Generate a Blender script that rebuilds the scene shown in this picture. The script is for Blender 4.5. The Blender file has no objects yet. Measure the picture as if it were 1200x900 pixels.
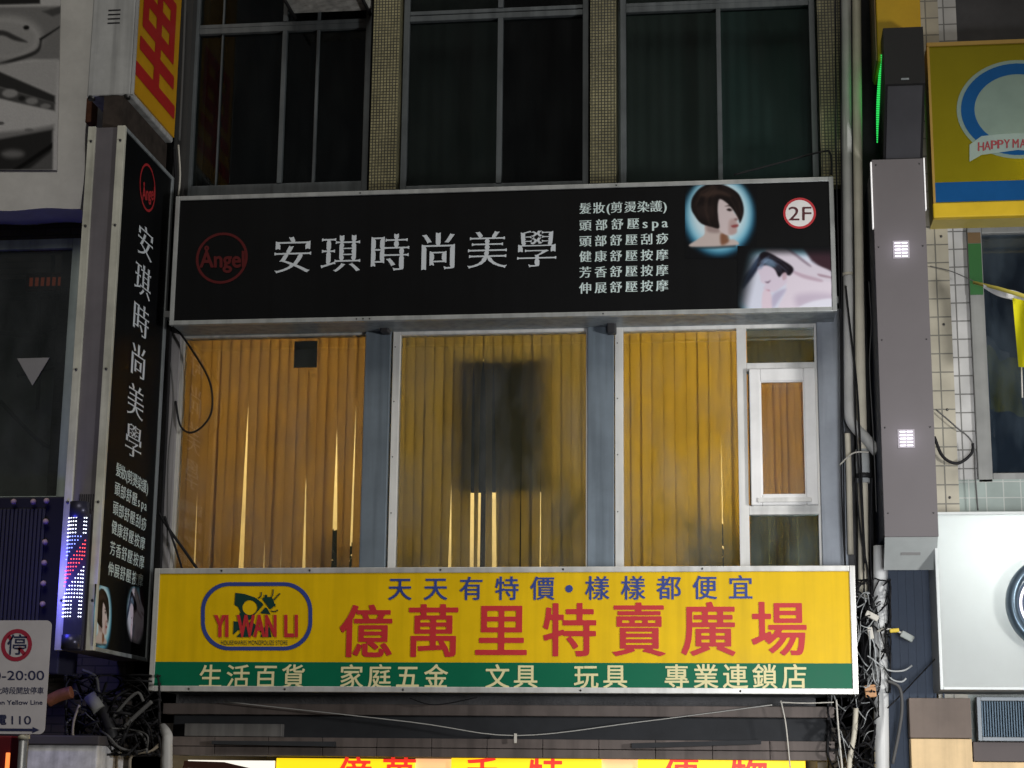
import bpy, bmesh, math, random
import numpy as np
from mathutils import Vector, Matrix
random.seed(7)
S = bpy.context.scene
COL = S.collection

# ------------------------------------------------------------------ camera
F_PX, W_PX, H_PX = 2112.65, 1200.0, 900.0
CAM = Vector((0.0, -14.0, 2.3))
R_ = Vector((0.99235003, 0.12300534, 0.0105407))
D_ = Vector((-0.0164972, 0.21673597, -0.97609086))
F_ = Vector((-0.12234893, 0.9684499, 0.21710719))
cam = bpy.data.cameras.new('camera'); camo = bpy.data.objects.new('camera', cam); COL.objects.link(camo)
cam.sensor_width = 36.0; cam.lens = F_PX / W_PX * 36.0; cam.clip_end = 500; cam.clip_start = 0.05
M3 = Matrix((R_, -D_, -F_)).transposed()
camo.matrix_world = Matrix.Translation(CAM) @ M3.to_4x4()
S.camera = camo

# ------------------------------------------------------------------ night sky, moon-dim ambient, exposure
world = bpy.data.worlds.new('World'); S.world = world; world.use_nodes = True
wn = world.node_tree; bg = wn.nodes['Background']
sky = wn.nodes.new('ShaderNodeTexSky'); sky.sky_type = 'NISHITA'; sky.sun_disc = False
SUN_EL, SUN_AZ = 47.0, 172.0                       # glow of the street, from behind the camera and to its right
sky.sun_elevation = math.radians(SUN_EL); sky.sun_rotation = math.radians(SUN_AZ)
tint = wn.nodes.new('ShaderNodeMix'); tint.data_type = 'RGBA'; tint.blend_type = 'MULTIPLY'; tint.inputs[0].default_value = 1.0
tint.inputs[7].default_value = (1.0, .82, .62, 1); wn.links.new(sky.outputs[0], tint.inputs[6])   # city glow takes the blue out of the night sky
wn.links.new(tint.outputs[2], bg.inputs[0]); bg.inputs[1].default_value = 0.010
sl = bpy.data.lights.new('sun', 'SUN'); sl.energy = 0.85; sl.angle = math.radians(26); sl.color = (1.0, 0.95, 0.86)
so = bpy.data.objects.new('sun', sl); COL.objects.link(so)
_az = math.radians(SUN_AZ); _el = math.radians(SUN_EL)
sdir = Vector((math.sin(_az) * math.cos(_el), math.cos(_az) * math.cos(_el), math.sin(_el)))
so.rotation_euler = (-sdir).to_track_quat('-Z', 'Y').to_euler()
# the street lighting across the road (lamp itself is behind the camera)
def spot(name, loc, target, energy, color, size, angle, blend):
    l = bpy.data.lights.new(name, 'SPOT'); l.energy = energy; l.color = color
    l.spot_size = math.radians(angle); l.spot_blend = blend; l.shadow_soft_size = size
    o = bpy.data.objects.new(name, l); COL.objects.link(o); o.location = loc
    o.rotation_euler = (Vector(target) - Vector(loc)).to_track_quat('-Z', 'Y').to_euler()
spot('street_light', (1.3, -11.0, 2.4), (1.7, 0, 3.2), 2300, (0.97, 0.98, 1.0), 0.8, 48, 1.0)
spot('street_light', (7.6, -7.6, 3.3), (-.4, 0, 4.0), 2750, (1.0, 0.98, 0.95), 0.5, 64, .8)
S.view_settings.view_transform = 'Standard'; S.view_settings.look = 'None'
S.view_settings.exposure = 0.0; S.view_settings.gamma = 1.0; S.view_settings.use_curve_mapping = False
S.cycles.use_denoising = True
S.cycles.max_bounces = 8; S.cycles.transparent_max_bounces = 12
S.cycles.sample_clamp_indirect = 4.0

# ------------------------------------------------------------------ pixel -> place
def ray(px, py):
    return (F_ * F_PX + R_ * (px - 600.0) + D_ * (py - 450.0)).normalized()
def P(px, py, Y=0.0):
    d = ray(px, py); return CAM + d * ((Y - CAM.y) / d.y)
def PX(px, py, X):
    d = ray(px, py); return CAM + d * ((X - CAM.x) / d.x)
def RECT(px0, py0, px1, py1, Y):
    """axis-aligned x0,x1,z0,z1 on the plane y=Y for a box seen at those pixels"""
    my, mx = (py0 + py1) / 2, (px0 + px1) / 2
    return P(px0, my, Y).x, P(px1, my, Y).x, P(mx, py1, Y).z, P(mx, py0, Y).z

# ------------------------------------------------------------------ materials
def c8(r, g, b):
    f = lambda v: (v / 255) / 12.92 if v / 255 <= 0.04045 else ((v / 255 + 0.055) / 1.055) ** 2.4
    return (f(r), f(g), f(b))
MATS = {}
def mat(name, col, rough=0.5, metal=0.0, spec=0.22, var=0.12, scale=3.0, bump=0.0, bscale=40.0, streak=0.0, trans=0.0, coat=0.0):
    if name in MATS: return MATS[name]
    m = bpy.data.materials.new(name); m.use_nodes = True; MATS[name] = m
    nt = m.node_tree; N, L = nt.nodes, nt.links; b = N['Principled BSDF']
    tc = N.new('ShaderNodeTexCoord')
    nz = N.new('ShaderNodeTexNoise'); nz.inputs['Scale'].default_value = scale; nz.inputs['Detail'].default_value = 6; nz.inputs['Roughness'].default_value = 0.65
    L.new(tc.outputs['Object'], nz.inputs['Vector'])
    ramp = N.new('ShaderNodeMapRange'); ramp.inputs[1].default_value = 0.3; ramp.inputs[2].default_value = 0.7
    ramp.inputs[3].default_value = 1 - var; ramp.inputs[4].default_value = 1 + var * 0.5
    L.new(nz.outputs[0], ramp.inputs[0]); fac = ramp.outputs[0]
    if streak > 0:                                   # rain streaks: noise stretched along z
        mp = N.new('ShaderNodeMapping'); mp.inputs['Scale'].default_value = (14, 14, 0.7)
        n2 = N.new('ShaderNodeTexNoise'); n2.inputs['Scale'].default_value = 1.0; n2.inputs['Detail'].default_value = 4
        L.new(tc.outputs['Object'], mp.inputs[0]); L.new(mp.outputs[0], n2.inputs['Vector'])
        r2 = N.new('ShaderNodeMapRange'); r2.inputs[1].default_value = 0.42; r2.inputs[2].default_value = 0.72
        r2.inputs[3].default_value = 1.0; r2.inputs[4].default_value = 1 - streak
        L.new(n2.outputs[0], r2.inputs[0])
        mu = N.new('ShaderNodeMath'); mu.operation = 'MULTIPLY'; L.new(fac, mu.inputs[0]); L.new(r2.outputs[0], mu.inputs[1]); fac = mu.outputs[0]
    vm = N.new('ShaderNodeVectorMath'); vm.operation = 'SCALE'; vm.inputs[0].default_value = col
    L.new(fac, vm.inputs['Scale']); L.new(vm.outputs[0], b.inputs['Base Color'])
    rr = N.new('ShaderNodeMapRange'); rr.inputs[3].default_value = max(0, rough - 0.08); rr.inputs[4].default_value = min(1, rough + 0.12)
    L.new(nz.outputs[0], rr.inputs[0]); L.new(rr.outputs[0], b.inputs['Roughness'])
    b.inputs['Metallic'].default_value = metal; b.inputs['Specular IOR Level'].default_value = spec; b.inputs['Coat Weight'].default_value = coat
    if bump > 0:
        nb = N.new('ShaderNodeTexNoise'); nb.inputs['Scale'].default_value = bscale; L.new(tc.outputs['Object'], nb.inputs['Vector'])
        bp = N.new('ShaderNodeBump'); bp.inputs['Strength'].default_value = bump; bp.inputs['Distance'].default_value = 0.02
        L.new(nb.outputs[0], bp.inputs['Height']); L.new(bp.outputs[0], b.inputs['Normal'])
    if trans > 0:
        tl = N.new('ShaderNodeBsdfTranslucent'); L.new(vm.outputs[0], tl.inputs[0])
        mx = N.new('ShaderNodeMixShader'); mx.inputs[0].default_value = trans
        L.new(b.outputs[0], mx.inputs[1]); L.new(tl.outputs[0], mx.inputs[2]); L.new(mx.outputs[0], N['Material Output'].inputs[0])
    return m
def emit(name, col, strength):
    if name in MATS: return MATS[name]
    m = bpy.data.materials.new(name); m.use_nodes = True; MATS[name] = m
    b = m.node_tree.nodes['Principled BSDF']; b.inputs['Base Color'].default_value = (*[min(.8, c) for c in col], 1)
    b.inputs['Emission Color'].default_value = (*col, 1); b.inputs['Emission Strength'].default_value = strength
    return m
def glass(name, tint=(0.95, 0.97, 0.96), refl=1.0, rough=0.02, dirt=0.05, dcol=(.35, .36, .36)):
    if name in MATS: return MATS[name]
    m = bpy.data.materials.new(name); m.use_nodes = True; MATS[name] = m
    nt = m.node_tree; N, L = nt.nodes, nt.links; N.remove(N['Principled BSDF'])
    t = N.new('ShaderNodeBsdfTransparent'); t.inputs[0].default_value = (*tint, 1)
    g = N.new('ShaderNodeBsdfGlossy'); g.inputs['Roughness'].default_value = rough
    d = N.new('ShaderNodeBsdfDiffuse'); d.inputs[0].default_value = (*dcol, 1)
    fr = N.new('ShaderNodeFresnel'); fr.inputs[0].default_value = 1.52
    ml = N.new('ShaderNodeMath'); ml.operation = 'MULTIPLY'; ml.inputs[1].default_value = 1.8 * refl; L.new(fr.outputs[0], ml.inputs[0])
    m1 = N.new('ShaderNodeMixShader'); L.new(ml.outputs[0], m1.inputs[0]); L.new(t.outputs[0], m1.inputs[1]); L.new(g.outputs[0], m1.inputs[2])
    tc = N.new('ShaderNodeTexCoord'); mp = N.new('ShaderNodeMapping'); mp.inputs['Scale'].default_value = (2, 2, 0.8)
    nz = N.new('ShaderNodeTexNoise'); nz.inputs['Scale'].default_value = 2.2; nz.inputs['Detail'].default_value = 7
    L.new(tc.outputs['Object'], mp.inputs[0]); L.new(mp.outputs[0], nz.inputs['Vector'])
    mr = N.new('ShaderNodeMapRange'); mr.inputs[1].default_value = .35; mr.inputs[2].default_value = .8; mr.inputs[4].default_value = dirt
    L.new(nz.outputs[0], mr.inputs[0])
    m2 = N.new('ShaderNodeMixShader'); L.new(mr.outputs[0], m2.inputs[0]); L.new(m1.outputs[0], m2.inputs[1]); L.new(d.outputs[0], m2.inputs[2])
    L.new(m2.outputs[0], N['Material Output'].inputs[0])
    return m
def tiles(name, col, mortar, w, h, msize, rough=0.35, var=0.25, offset=0.0, off=(0, 0)):
    if name in MATS: return MATS[name]
    m = bpy.data.materials.new(name); m.use_nodes = True; MATS[name] = m
    nt = m.node_tree; N, L = nt.nodes, nt.links; b = N['Principled BSDF']
    tc = N.new('ShaderNodeTexCoord'); sp = N.new('ShaderNodeSeparateXYZ'); L.new(tc.outputs['Object'], sp.inputs[0])
    ad = N.new('ShaderNodeMath'); L.new(sp.outputs[0], ad.inputs[0]); L.new(sp.outputs[1], ad.inputs[1])
    cb = N.new('ShaderNodeCombineXYZ'); L.new(ad.outputs[0], cb.inputs[0]); L.new(sp.outputs[2], cb.inputs[1])
    mp = N.new('ShaderNodeMapping'); mp.inputs['Location'].default_value = (off[0], off[1], 0); L.new(cb.outputs[0], mp.inputs[0])
    bt = N.new('ShaderNodeTexBrick'); bt.offset = offset; bt.squash = 1.0
    bt.inputs['Color1'].default_value = (*col, 1); bt.inputs['Color2'].default_value = (*[c * (1 - var) for c in col], 1)
    bt.inputs['Mortar'].default_value = (*mortar, 1); bt.inputs['Scale'].default_value = 1.0
    bt.inputs['Mortar Size'].default_value = msize; bt.inputs['Brick Width'].default_value = w; bt.inputs['Row Height'].default_value = h
    bt.inputs['Mortar Smooth'].default_value = 0.2
    L.new(mp.outputs[0], bt.inputs['Vector'])
    nz = N.new('ShaderNodeTexNoise'); nz.inputs['Scale'].default_value = 2.5; nz.inputs['Detail'].default_value = 8; L.new(tc.outputs['Object'], nz.inputs['Vector'])
    mr = N.new('ShaderNodeMapRange'); mr.inputs[1].default_value = .3; mr.inputs[2].default_value = .7; mr.inputs[3].default_value = .65; mr.inputs[4].default_value = 1.05; L.new(nz.outputs[0], mr.inputs[0])
    vm = N.new('ShaderNodeVectorMath'); vm.operation = 'SCALE'; L.new(bt.outputs['Color'], vm.inputs[0]); L.new(mr.outputs[0], vm.inputs['Scale'])
    L.new(vm.outputs[0], b.inputs['Base Color']); b.inputs['Roughness'].default_value = rough
    bp = N.new('ShaderNodeBump'); bp.inputs['Strength'].default_value = 0.5; bp.inputs['Distance'].default_value = 0.004; bp.invert = True
    L.new(bt.outputs['Fac'], bp.inputs['Height']); L.new(bp.outputs[0], b.inputs['Normal'])
    return m
def print_mat(name, rough=0.5, spec=0.10):
    if name in MATS: return MATS[name]
    m = bpy.data.materials.new(name); m.use_nodes = True; MATS[name] = m
    nt = m.node_tree; b = nt.nodes['Principled BSDF']; a = nt.nodes.new('ShaderNodeVertexColor'); a.layer_name = 'ink'
    nt.links.new(a.outputs[0], b.inputs['Base Color']); b.inputs['Roughness'].default_value = rough; b.inputs['Specular IOR Level'].default_value = spec
    return m

# ------------------------------------------------------------------ objects
def wloc(o):
    v = Vector((0, 0, 0))
    while o is not None: v += o.location; o = o.parent
    return v
def tag(o, label, cat, group=None, kind=None):
    if label: o['label'] = label
    if cat: o['category'] = cat
    if group: o['group'] = group
    if kind: o['kind'] = kind
    return o
def thing(name, loc, label, cat, group=None):
    o = bpy.data.objects.new(name, None); COL.objects.link(o); o.location = loc; o.empty_display_size = 0.1
    return tag(o, label, cat, group)
class MB:
    def __init__(s): s.bm = bmesh.new()
    def box(s, x0, x1, y0, y1, z0, z1, bev=0.0):
        if x0 > x1: x0, x1 = x1, x0
        if y0 > y1: y0, y1 = y1, y0
        if z0 > z1: z0, z1 = z1, z0
        v = [s.bm.verts.new((x, y, z)) for x in (x0, x1) for y in (y0, y1) for z in (z0, z1)]
        fs = [s.bm.faces.new([v[i] for i in q]) for q in ((0, 1, 3, 2), (4, 6, 7, 5), (0, 4, 5, 1), (2, 3, 7, 6), (0, 2, 6, 4), (1, 5, 7, 3))]
        if bev > 0:
            es = list({e for f in fs for e in f.edges})
            bmesh.ops.bevel(s.bm, geom=es, offset=bev, segments=2, affect='EDGES', profile=0.5)
        return s
    def frame(s, x0, x1, z0, z1, y0, y1, wl, wr=None, wt=None, wb=None, bev=0.0):
        wr = wl if wr is None else wr; wt = wl if wt is None else wt; wb = wl if wb is None else wb
        s.box(x0, x0 + wl, y0, y1, z0, z1, bev); s.box(x1 - wr, x1, y0, y1, z0, z1, bev)
        s.box(x0 + wl, x1 - wr, y0 + .001, y1, z1 - wt, z1, bev); s.box(x0 + wl, x1 - wr, y0 + .001, y1, z0, z0 + wb, bev)
        return s
    def quad(s, pts):
        s.bm.faces.new([s.bm.verts.new(p) for p in pts]); return s
    def prism(s, pts, d):
        """flat polygon pts pushed along vector d"""
        a = [s.bm.verts.new(p) for p in pts]; b = [s.bm.verts.new(Vector(p) + Vector(d)) for p in pts]
        n = len(a); s.bm.faces.new(a); s.bm.faces.new(b[::-1])
        for i in range(n): s.bm.faces.new((a[i], b[i], b[(i + 1) % n], a[(i + 1) % n]))
        bmesh.ops.recalc_face_normals(s.bm, faces=s.bm.faces[:])
        return s
    def tube(s, pts, r, n=8, smooth=True, r2=None):
        pts = [Vector(p) for p in pts]
        if smooth and len(pts) > 2: pts = crom(pts)
        rings = []; up = None
        for i, p in enumerate(pts):
            t = (pts[min(i + 1, len(pts) - 1)] - pts[max(i - 1, 0)])
            if t.length < 1e-9: t = Vector((0, 0, 1))
            t.normalize()
            a = Vector((0, 1, 0)) if abs(t.y) < 0.9 else Vector((1, 0, 0))
            u = t.cross(a).normalized() if up is None else (up - t * up.dot(t)).normalized()
            up = u; w = t.cross(u)
            rr = r if r2 is None else r + (r2 - r) * i / (len(pts) - 1)
            rings.append([s.bm.verts.new(p + (u * math.cos(k / n * 2 * math.pi) + w * math.sin(k / n * 2 * math.pi)) * rr) for k in range(n)])
        for a, b in zip(rings, rings[1:]):
            for k in range(n):
                f = s.bm.faces.new((a[k], a[(k + 1) % n], b[(k + 1) % n], b[k])); f.smooth = True
        s.bm.faces.new(rings[0][::-1]); s.bm.faces.new(rings[-1]); return s
    def ring(s, c, u, v, r0, r1, n=64, sx=1.0, sy=1.0):
        c = Vector(c)
        A = [s.bm.verts.new(c + u * (math.cos(t) * r0 * sx) + v * (math.sin(t) * r0 * sy)) for t in [i / n * 2 * math.pi for i in range(n)]]
        B = [s.bm.verts.new(c + u * (math.cos(t) * r1 * sx) + v * (math.sin(t) * r1 * sy)) for t in [i / n * 2 * math.pi for i in range(n)]]
        for i in range(n): s.bm.faces.new((A[i], A[(i + 1) % n], B[(i + 1) % n], B[i]))
        return s
    def disc(s, c, u, v, r, n=48):
        c = Vector(c); s.bm.faces.new([s.bm.verts.new(c + u * (math.cos(i / n * 2 * math.pi) * r) + v * (math.sin(i / n * 2 * math.pi) * r)) for i in range(n)]); return s
    def ball(s, c, r, sx=1, sy=1, sz=1, sub=2):
        g = bmesh.ops.create_icosphere(s.bm, subdivisions=sub, radius=r)
        for v in g['verts']: v.co = Vector((v.co.x * sx, v.co.y * sy, v.co.z * sz)) + Vector(c)
        for f in {f for v in g['verts'] for f in v.link_faces}: f.smooth = True
        return s
    def build(s, name, m, parent=None):
        me = bpy.data.meshes.new(name)
        if parent is not None:
            o = wloc(parent)
            for v in s.bm.verts: v.co -= o
            s.bm.to_mesh(me); s.bm.free()
            ob = bpy.data.objects.new(name, me); COL.objects.link(ob); ob.parent = parent
        else:
            vs = s.bm.verts
            c = Vector((sum(v.co.x for v in vs) / len(vs), sum(v.co.y for v in vs) / len(vs), min(v.co.z for v in vs)))
            for v in vs: v.co -= c
            s.bm.to_mesh(me); s.bm.free()
            ob = bpy.data.objects.new(name, me); COL.objects.link(ob); ob.location = c
        me.materials.append(m); return ob
def crom(p, k=6):
    q = [p[0]] + p + [p[-1]]; out = []
    for i in range(1, len(q) - 2):
        a, b, c, d = q[i - 1], q[i], q[i + 1], q[i + 2]
        for j in range(k):
            t = j / k
            out.append(0.5 * ((2 * b) + (c - a) * t + (2 * a - 5 * b + 4 * c - d) * t * t + (3 * b - a - 3 * c + d) * t ** 3))
    out.append(p[-1]); return out

# ------------------------------------------------------------------ lettering
_DG = None
def glyph_polys(ch, res=4):
    cu = bpy.data.curves.new('glyph', 'FONT'); cu.body = ch
    o = bpy.data.objects.new('glyph', cu); COL.objects.link(o)
    dg = bpy.context.evaluated_depsgraph_get(); dg.update(); oe = o.evaluated_get(dg); c2 = oe.to_curve(dg)
    out = []
    for sp in c2.splines:
        bp = sp.bezier_points; n = len(bp); poly = []
        for i in range(n):
            a, b = bp[i], bp[(i + 1) % n]
            p0, p1, p2, p3 = [np.array(v[:2]) for v in (a.co, a.handle_right, b.handle_left, b.co)]
            ch_ = p3 - p0; L = np.hypot(*ch_)
            dev = 0 if L < 1e-9 else max(abs(ch_[0] * (q - p0)[1] - ch_[1] * (q - p0)[0]) / L for q in (p1, p2))
            k = 1 if dev < 0.002 else res
            for j in range(k):
                t = j / k
                poly.append((1 - t) ** 3 * p0 + 3 * (1 - t) ** 2 * t * p1 + 3 * (1 - t) * t * t * p2 + t ** 3 * p3)
        q = [poly[0]]
        for pt in poly[1:]:
            if np.hypot(*(pt - q[-1])) > 1e-4: q.append(pt)
        if np.hypot(*(q[0] - q[-1])) < 1e-4: q.pop()
        if len(q) > 2: out.append(np.array(q))
    oe.to_curve_clear(); bpy.data.objects.remove(o); bpy.data.curves.remove(cu)
    return out
def winding_sdf(polys, X, Y):
    d = np.full(X.shape, 1e9); wn = np.zeros(X.shape, int)
    for p in polys:
        n = len(p)
        for i in range(n):
            x0, y0 = p[i]; x1, y1 = p[(i + 1) % n]; ex, ey = x1 - x0, y1 - y0
            t = np.clip(((X - x0) * ex + (Y - y0) * ey) / (ex * ex + ey * ey + 1e-12), 0, 1)
            d = np.minimum(d, np.hypot(X - x0 - t * ex, Y - y0 - t * ey))
            lf = ex * (Y - y0) - ey * (X - x0)
            wn += ((y0 <= Y) & (y1 > Y) & (lf > 0)).astype(int) - ((y0 > Y) & (y1 <= Y) & (lf < 0)).astype(int)
    return np.where(wn != 0, -d, d)
def inkfaces(polys, dx, dy, step):
    """outline -> convex faces, the strokes grown by dx across and dy along (a heavier or a Ming cut of the same letter)"""
    q = np.concatenate(polys); pad = max(dx, dy, 0) + 2 * step; lo, hi = q.min(0) - pad, q.max(0) + pad
    xs = np.arange(lo[0], hi[0] + step, step); ys = np.arange(lo[1], hi[1] + step, step); X, Y = np.meshgrid(xs, ys)
    f = winding_sdf(polys, X, Y)
    if dx or dy:
        gy, gx = np.gradient(f, step); g2 = gx * gx + gy * gy + 1e-9; f = f - (gx * gx * dx + gy * gy * dy) / g2
    out = []; ins = f < 0; ny, nx = f.shape
    for j in range(ny - 1):
        run = None
        for i in range(nx - 1):
            k = int(ins[j, i]) + int(ins[j, i + 1]) + int(ins[j + 1, i]) + int(ins[j + 1, i + 1])
            if k == 4:
                if run is None: run = i
                continue
            if run is not None: out.append([(xs[run], ys[j]), (xs[i], ys[j]), (xs[i], ys[j + 1]), (xs[run], ys[j + 1])]); run = None
            if k == 0: continue
            cr = [(xs[i], ys[j], f[j, i]), (xs[i + 1], ys[j], f[j, i + 1]), (xs[i + 1], ys[j + 1], f[j + 1, i + 1]), (xs[i], ys[j + 1], f[j + 1, i])]
            pl = []
            for a, b in zip(cr, cr[1:] + cr[:1]):
                if a[2] < 0: pl.append((a[0], a[1]))
                if (a[2] < 0) != (b[2] < 0):
                    t = a[2] / (a[2] - b[2]); pl.append((a[0] + (b[0] - a[0]) * t, a[1] + (b[1] - a[1]) * t))
            if len(pl) > 2: out.append(pl)
        if run is not None: out.append([(xs[run], ys[j]), (xs[nx - 1], ys[j]), (xs[nx - 1], ys[j + 1]), (xs[run], ys[j + 1])])
    return [np.array(p) for p in out]
_ref = np.concatenate(glyph_polys('國')); EMC = (_ref.min(0) + _ref.max(0)) / 2; EMS = float((_ref.max(0) - _ref.min(0)).max()) * 1.08
GC = {}
def glyph(ch, dx, dy, step=.016):
    k = (ch, dx, dy, step)
    if k not in GC: GC[k] = inkfaces(glyph_polys(ch), dx, dy, step)
    return GC[k]
class Sheet:
    """a flat surface in the place: origin, right u, up v, facing n"""
    def __init__(s, o, u, v): s.o, s.u, s.v = Vector(o), Vector(u).normalized(), Vector(v).normalized(); s.n = s.u.cross(s.v)
    def at(s, px, py):
        d = ray(px, py); t = (s.o - CAM).dot(s.n) / d.dot(s.n); q = CAM + d * t - s.o
        return np.array([q.dot(s.u), q.dot(s.v)])
    def w(s, ab, lift=0.0): return s.o + s.u * float(ab[0]) + s.v * float(ab[1]) + s.n * lift
def fill(polys2d, sheet, lift, name, m, parent):
    cu = bpy.data.curves.new('fill', 'CURVE'); cu.dimensions = '2D'; cu.fill_mode = 'BOTH'
    for p in polys2d:
        sp = cu.splines.new('POLY'); sp.points.add(len(p) - 1); sp.use_cyclic_u = True
        for i, q in enumerate(p): sp.points[i].co = (q[0], q[1], 0, 1)
    o = bpy.data.objects.new('fill', cu); COL.objects.link(o)
    dg = bpy.context.evaluated_depsgraph_get(); dg.update(); oe = o.evaluated_get(dg); me0 = oe.to_mesh()
    vs = [v.co.copy() for v in me0.vertices]; fs = [list(f.vertices) for f in me0.polygons]
    oe.to_mesh_clear(); bpy.data.objects.remove(o); bpy.data.curves.remove(cu)
    b = MB(); bv = [b.bm.verts.new(sheet.w((v.x, v.y), lift)) for v in vs]
    for f in fs:
        try: b.bm.faces.new([bv[i] for i in f])
        except ValueError: pass
    bmesh.ops.recalc_face_normals(b.bm, faces=b.bm.faces[:])
    for f in b.bm.faces:
        if f.normal.dot(sheet.n) < 0: f.normal_flip()
    return b.build(name, m, parent)
def letter(faces, sheet, lift, name, m, parent):
    b = MB()
    for p in faces: b.bm.faces.new([b.bm.verts.new(sheet.w(q, lift)) for q in p])
    bmesh.ops.remove_doubles(b.bm, verts=b.bm.verts[:], dist=1e-5)
    return b.build(name, m, parent)
def row(chars, sheet, p0, p1, size, dx=0.0, dy=0.0, stretch=1.0, tall=1.0, step=.013):
    """polys for chars whose em-centres run from pixel p0 to pixel p1, em size in metres"""
    a, b = sheet.at(*p0), sheet.at(*p1); n = len(chars); out = []
    for i, ch in enumerate(chars):
        if ch == ' ': continue
        c = a + (b - a) * (i / max(1, n - 1)); s = size / EMS
        fcs = glyph(ch, dx, dy, step); ec = EMC
        if ord(ch) < 256: q = np.concatenate(fcs); ec = np.array([(q[:, 0].min() + q[:, 0].max()) / 2, EMC[1]])
        for p in fcs: out.append((p - ec) * s * np.array([stretch, tall]) + c)
    return out
def word(text, sheet, corners, dx=0.0, dy=0.0, shear=0.0):
    """latin string fitted into the pixel box (x0,y0,x1,y1)"""
    ps = inkfaces(glyph_polys(text, 6), dx, dy, .03); q = np.concatenate(ps); lo, hi = q.min(0), q.max(0)
    x0, y0, x1, y1 = corners; a = sheet.at(x0, y1); b = sheet.at(x1, y1); c = sheet.at(x0, y0)
    return [a + ((p - lo) / (hi - lo))[:, :1] * (b - a) + ((p - lo) / (hi - lo))[:, 1:] * (c - a) for p in ps]
def oval(c, rx, ry, n=48): return np.array([(c[0] + math.cos(t) * rx, c[1] + math.sin(t) * ry) for t in [i / n * 2 * math.pi for i in range(n)]])
def pxpoly(sheet, pts): return np.array([sheet.at(*p) for p in pts])

# ------------------------------------------------------------------ printed pictures (ink per vertex)
def sdf(poly, X, Y):
    d = np.full(X.shape, 1e9); inside = np.zeros(X.shape, bool); n = len(poly)
    for i in range(n):
        x0, y0 = poly[i]; x1, y1 = poly[(i + 1) % n]; ex, ey = x1 - x0, y1 - y0
        t = np.clip(((X - x0) * ex + (Y - y0) * ey) / (ex * ex + ey * ey + 1e-9), 0, 1)
        d = np.minimum(d, np.hypot(X - x0 - t * ex, Y - y0 - t * ey))
        c = ((y0 > Y) != (y1 > Y)) & (X < ex * (Y - y0) / (ey + 1e-12) + x0)
        inside ^= c
    return np.where(inside, -d, d)
def smoothp(pts, k=5):
    p = [Vector((a, b, 0)) for a, b in pts]; n = len(p); out = []
    for i in range(n):
        a, b, c, d = p[i - 1], p[i], p[(i + 1) % n], p[(i + 2) % n]
        for j in range(k):
            t = j / k; v = 0.5 * ((2 * b) + (c - a) * t + (2 * a - 5 * b + 4 * c - d) * t * t + (3 * b - a - 3 * c + d) * t ** 3); out.append((v.x, v.y))
    return out
def paint(x0, x1, y0, y1, step, base, layers, noise=0.0):
    nx, ny = int((x1 - x0) / step) + 1, int((y1 - y0) / step) + 1
    X, Y = np.meshgrid(np.linspace(x0, x1, nx), np.linspace(y0, y1, ny))
    C = np.zeros((ny, nx, 3)); C[:] = base
    for poly, col, soft, al, *sm in layers:
        pl = poly if (sm and not sm[0]) else smoothp(poly)
        d = sdf(pl, X, Y); a = np.clip(0.5 - d / soft, 0, 1); a = a * a * (3 - 2 * a) * al
        C = C * (1 - a[..., None]) + np.array(col) * a[..., None]
    if noise: C *= 1 + noise * (np.random.RandomState(3).rand(ny, nx, 1) - .5)
    return X, Y, C
def soften(XYC, k=2):
    X, Y, C = XYC
    for _ in range(k):
        Q = np.pad(C, ((1, 1), (1, 1), (0, 0)), 'edge'); C = (Q[1:-1, 1:-1] * 4 + Q[:-2, 1:-1] * 2 + Q[2:, 1:-1] * 2 + Q[1:-1, :-2] * 2 + Q[1:-1, 2:] * 2 + Q[:-2, :-2] + Q[2:, 2:] + Q[:-2, 2:] + Q[2:, :-2]) / 16
    return X, Y, C
def strands(curves, n, spread, col, seed, w=2.6, al=.5):
    q = random.Random(seed); out = []
    for i in range(n):
        c = q.choice(curves); dx, dy = q.uniform(-spread, spread), q.uniform(-spread, spread); k = q.uniform(.6, 1.4)
        p = [(x + dx + q.uniform(-4, 4), y + dy + q.uniform(-4, 4)) for x, y in c]
        out.append((p + [(x + w, y + w) for x, y in p[::-1]], tuple(v * k for v in col), 4.5, al * q.uniform(.4, 1), False))
    return out
def print_sheet(XYC, mapf, name, m, parent):
    X, Y, C = XYC; ny, nx = X.shape; b = MB()
    V = [[b.bm.verts.new(mapf(X[j, i], Y[j, i])) for i in range(nx)] for j in range(ny)]
    for j in range(ny - 1):
        for i in range(nx - 1): b.bm.faces.new((V[j][i], V[j + 1][i], V[j + 1][i + 1], V[j][i + 1]))
    ob = b.build(name, m, parent); me = ob.data
    at = me.color_attributes.new('ink', 'FLOAT_COLOR', 'POINT')
    f = lambda v: np.where(v <= .04045, v / 12.92, ((v + .055) / 1.055) ** 2.4)
    A = np.ones((ny * nx, 4), np.float32); A[:, :3] = f(np.clip(C.reshape(-1, 3) / 255, 0, 1)); at.data.foreach_set('color', A.ravel())
    return ob

UX, UZ, UY = Vector((1, 0, 0)), Vector((0, 0, 1)), Vector((0, 1, 0))
def front_sheet(Y): return Sheet((0, Y, 0), UX, UZ)
def light_in(name, loc, kind, energy, color, size=0.1, sy=None, target=None):
    l = bpy.data.lights.new(name, kind); l.energy = energy; l.color = color
    if kind == 'AREA':
        l.size = size
        if sy: l.shape = 'RECTANGLE'; l.size_y = sy
    else: l.shadow_soft_size = size
    o = bpy.data.objects.new(name, l); COL.objects.link(o); o.location = loc
    if target is not None: o.rotation_euler = (Vector(target) - Vector(loc)).to_track_quat('-Z', 'Y').to_euler()
    return o

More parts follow.
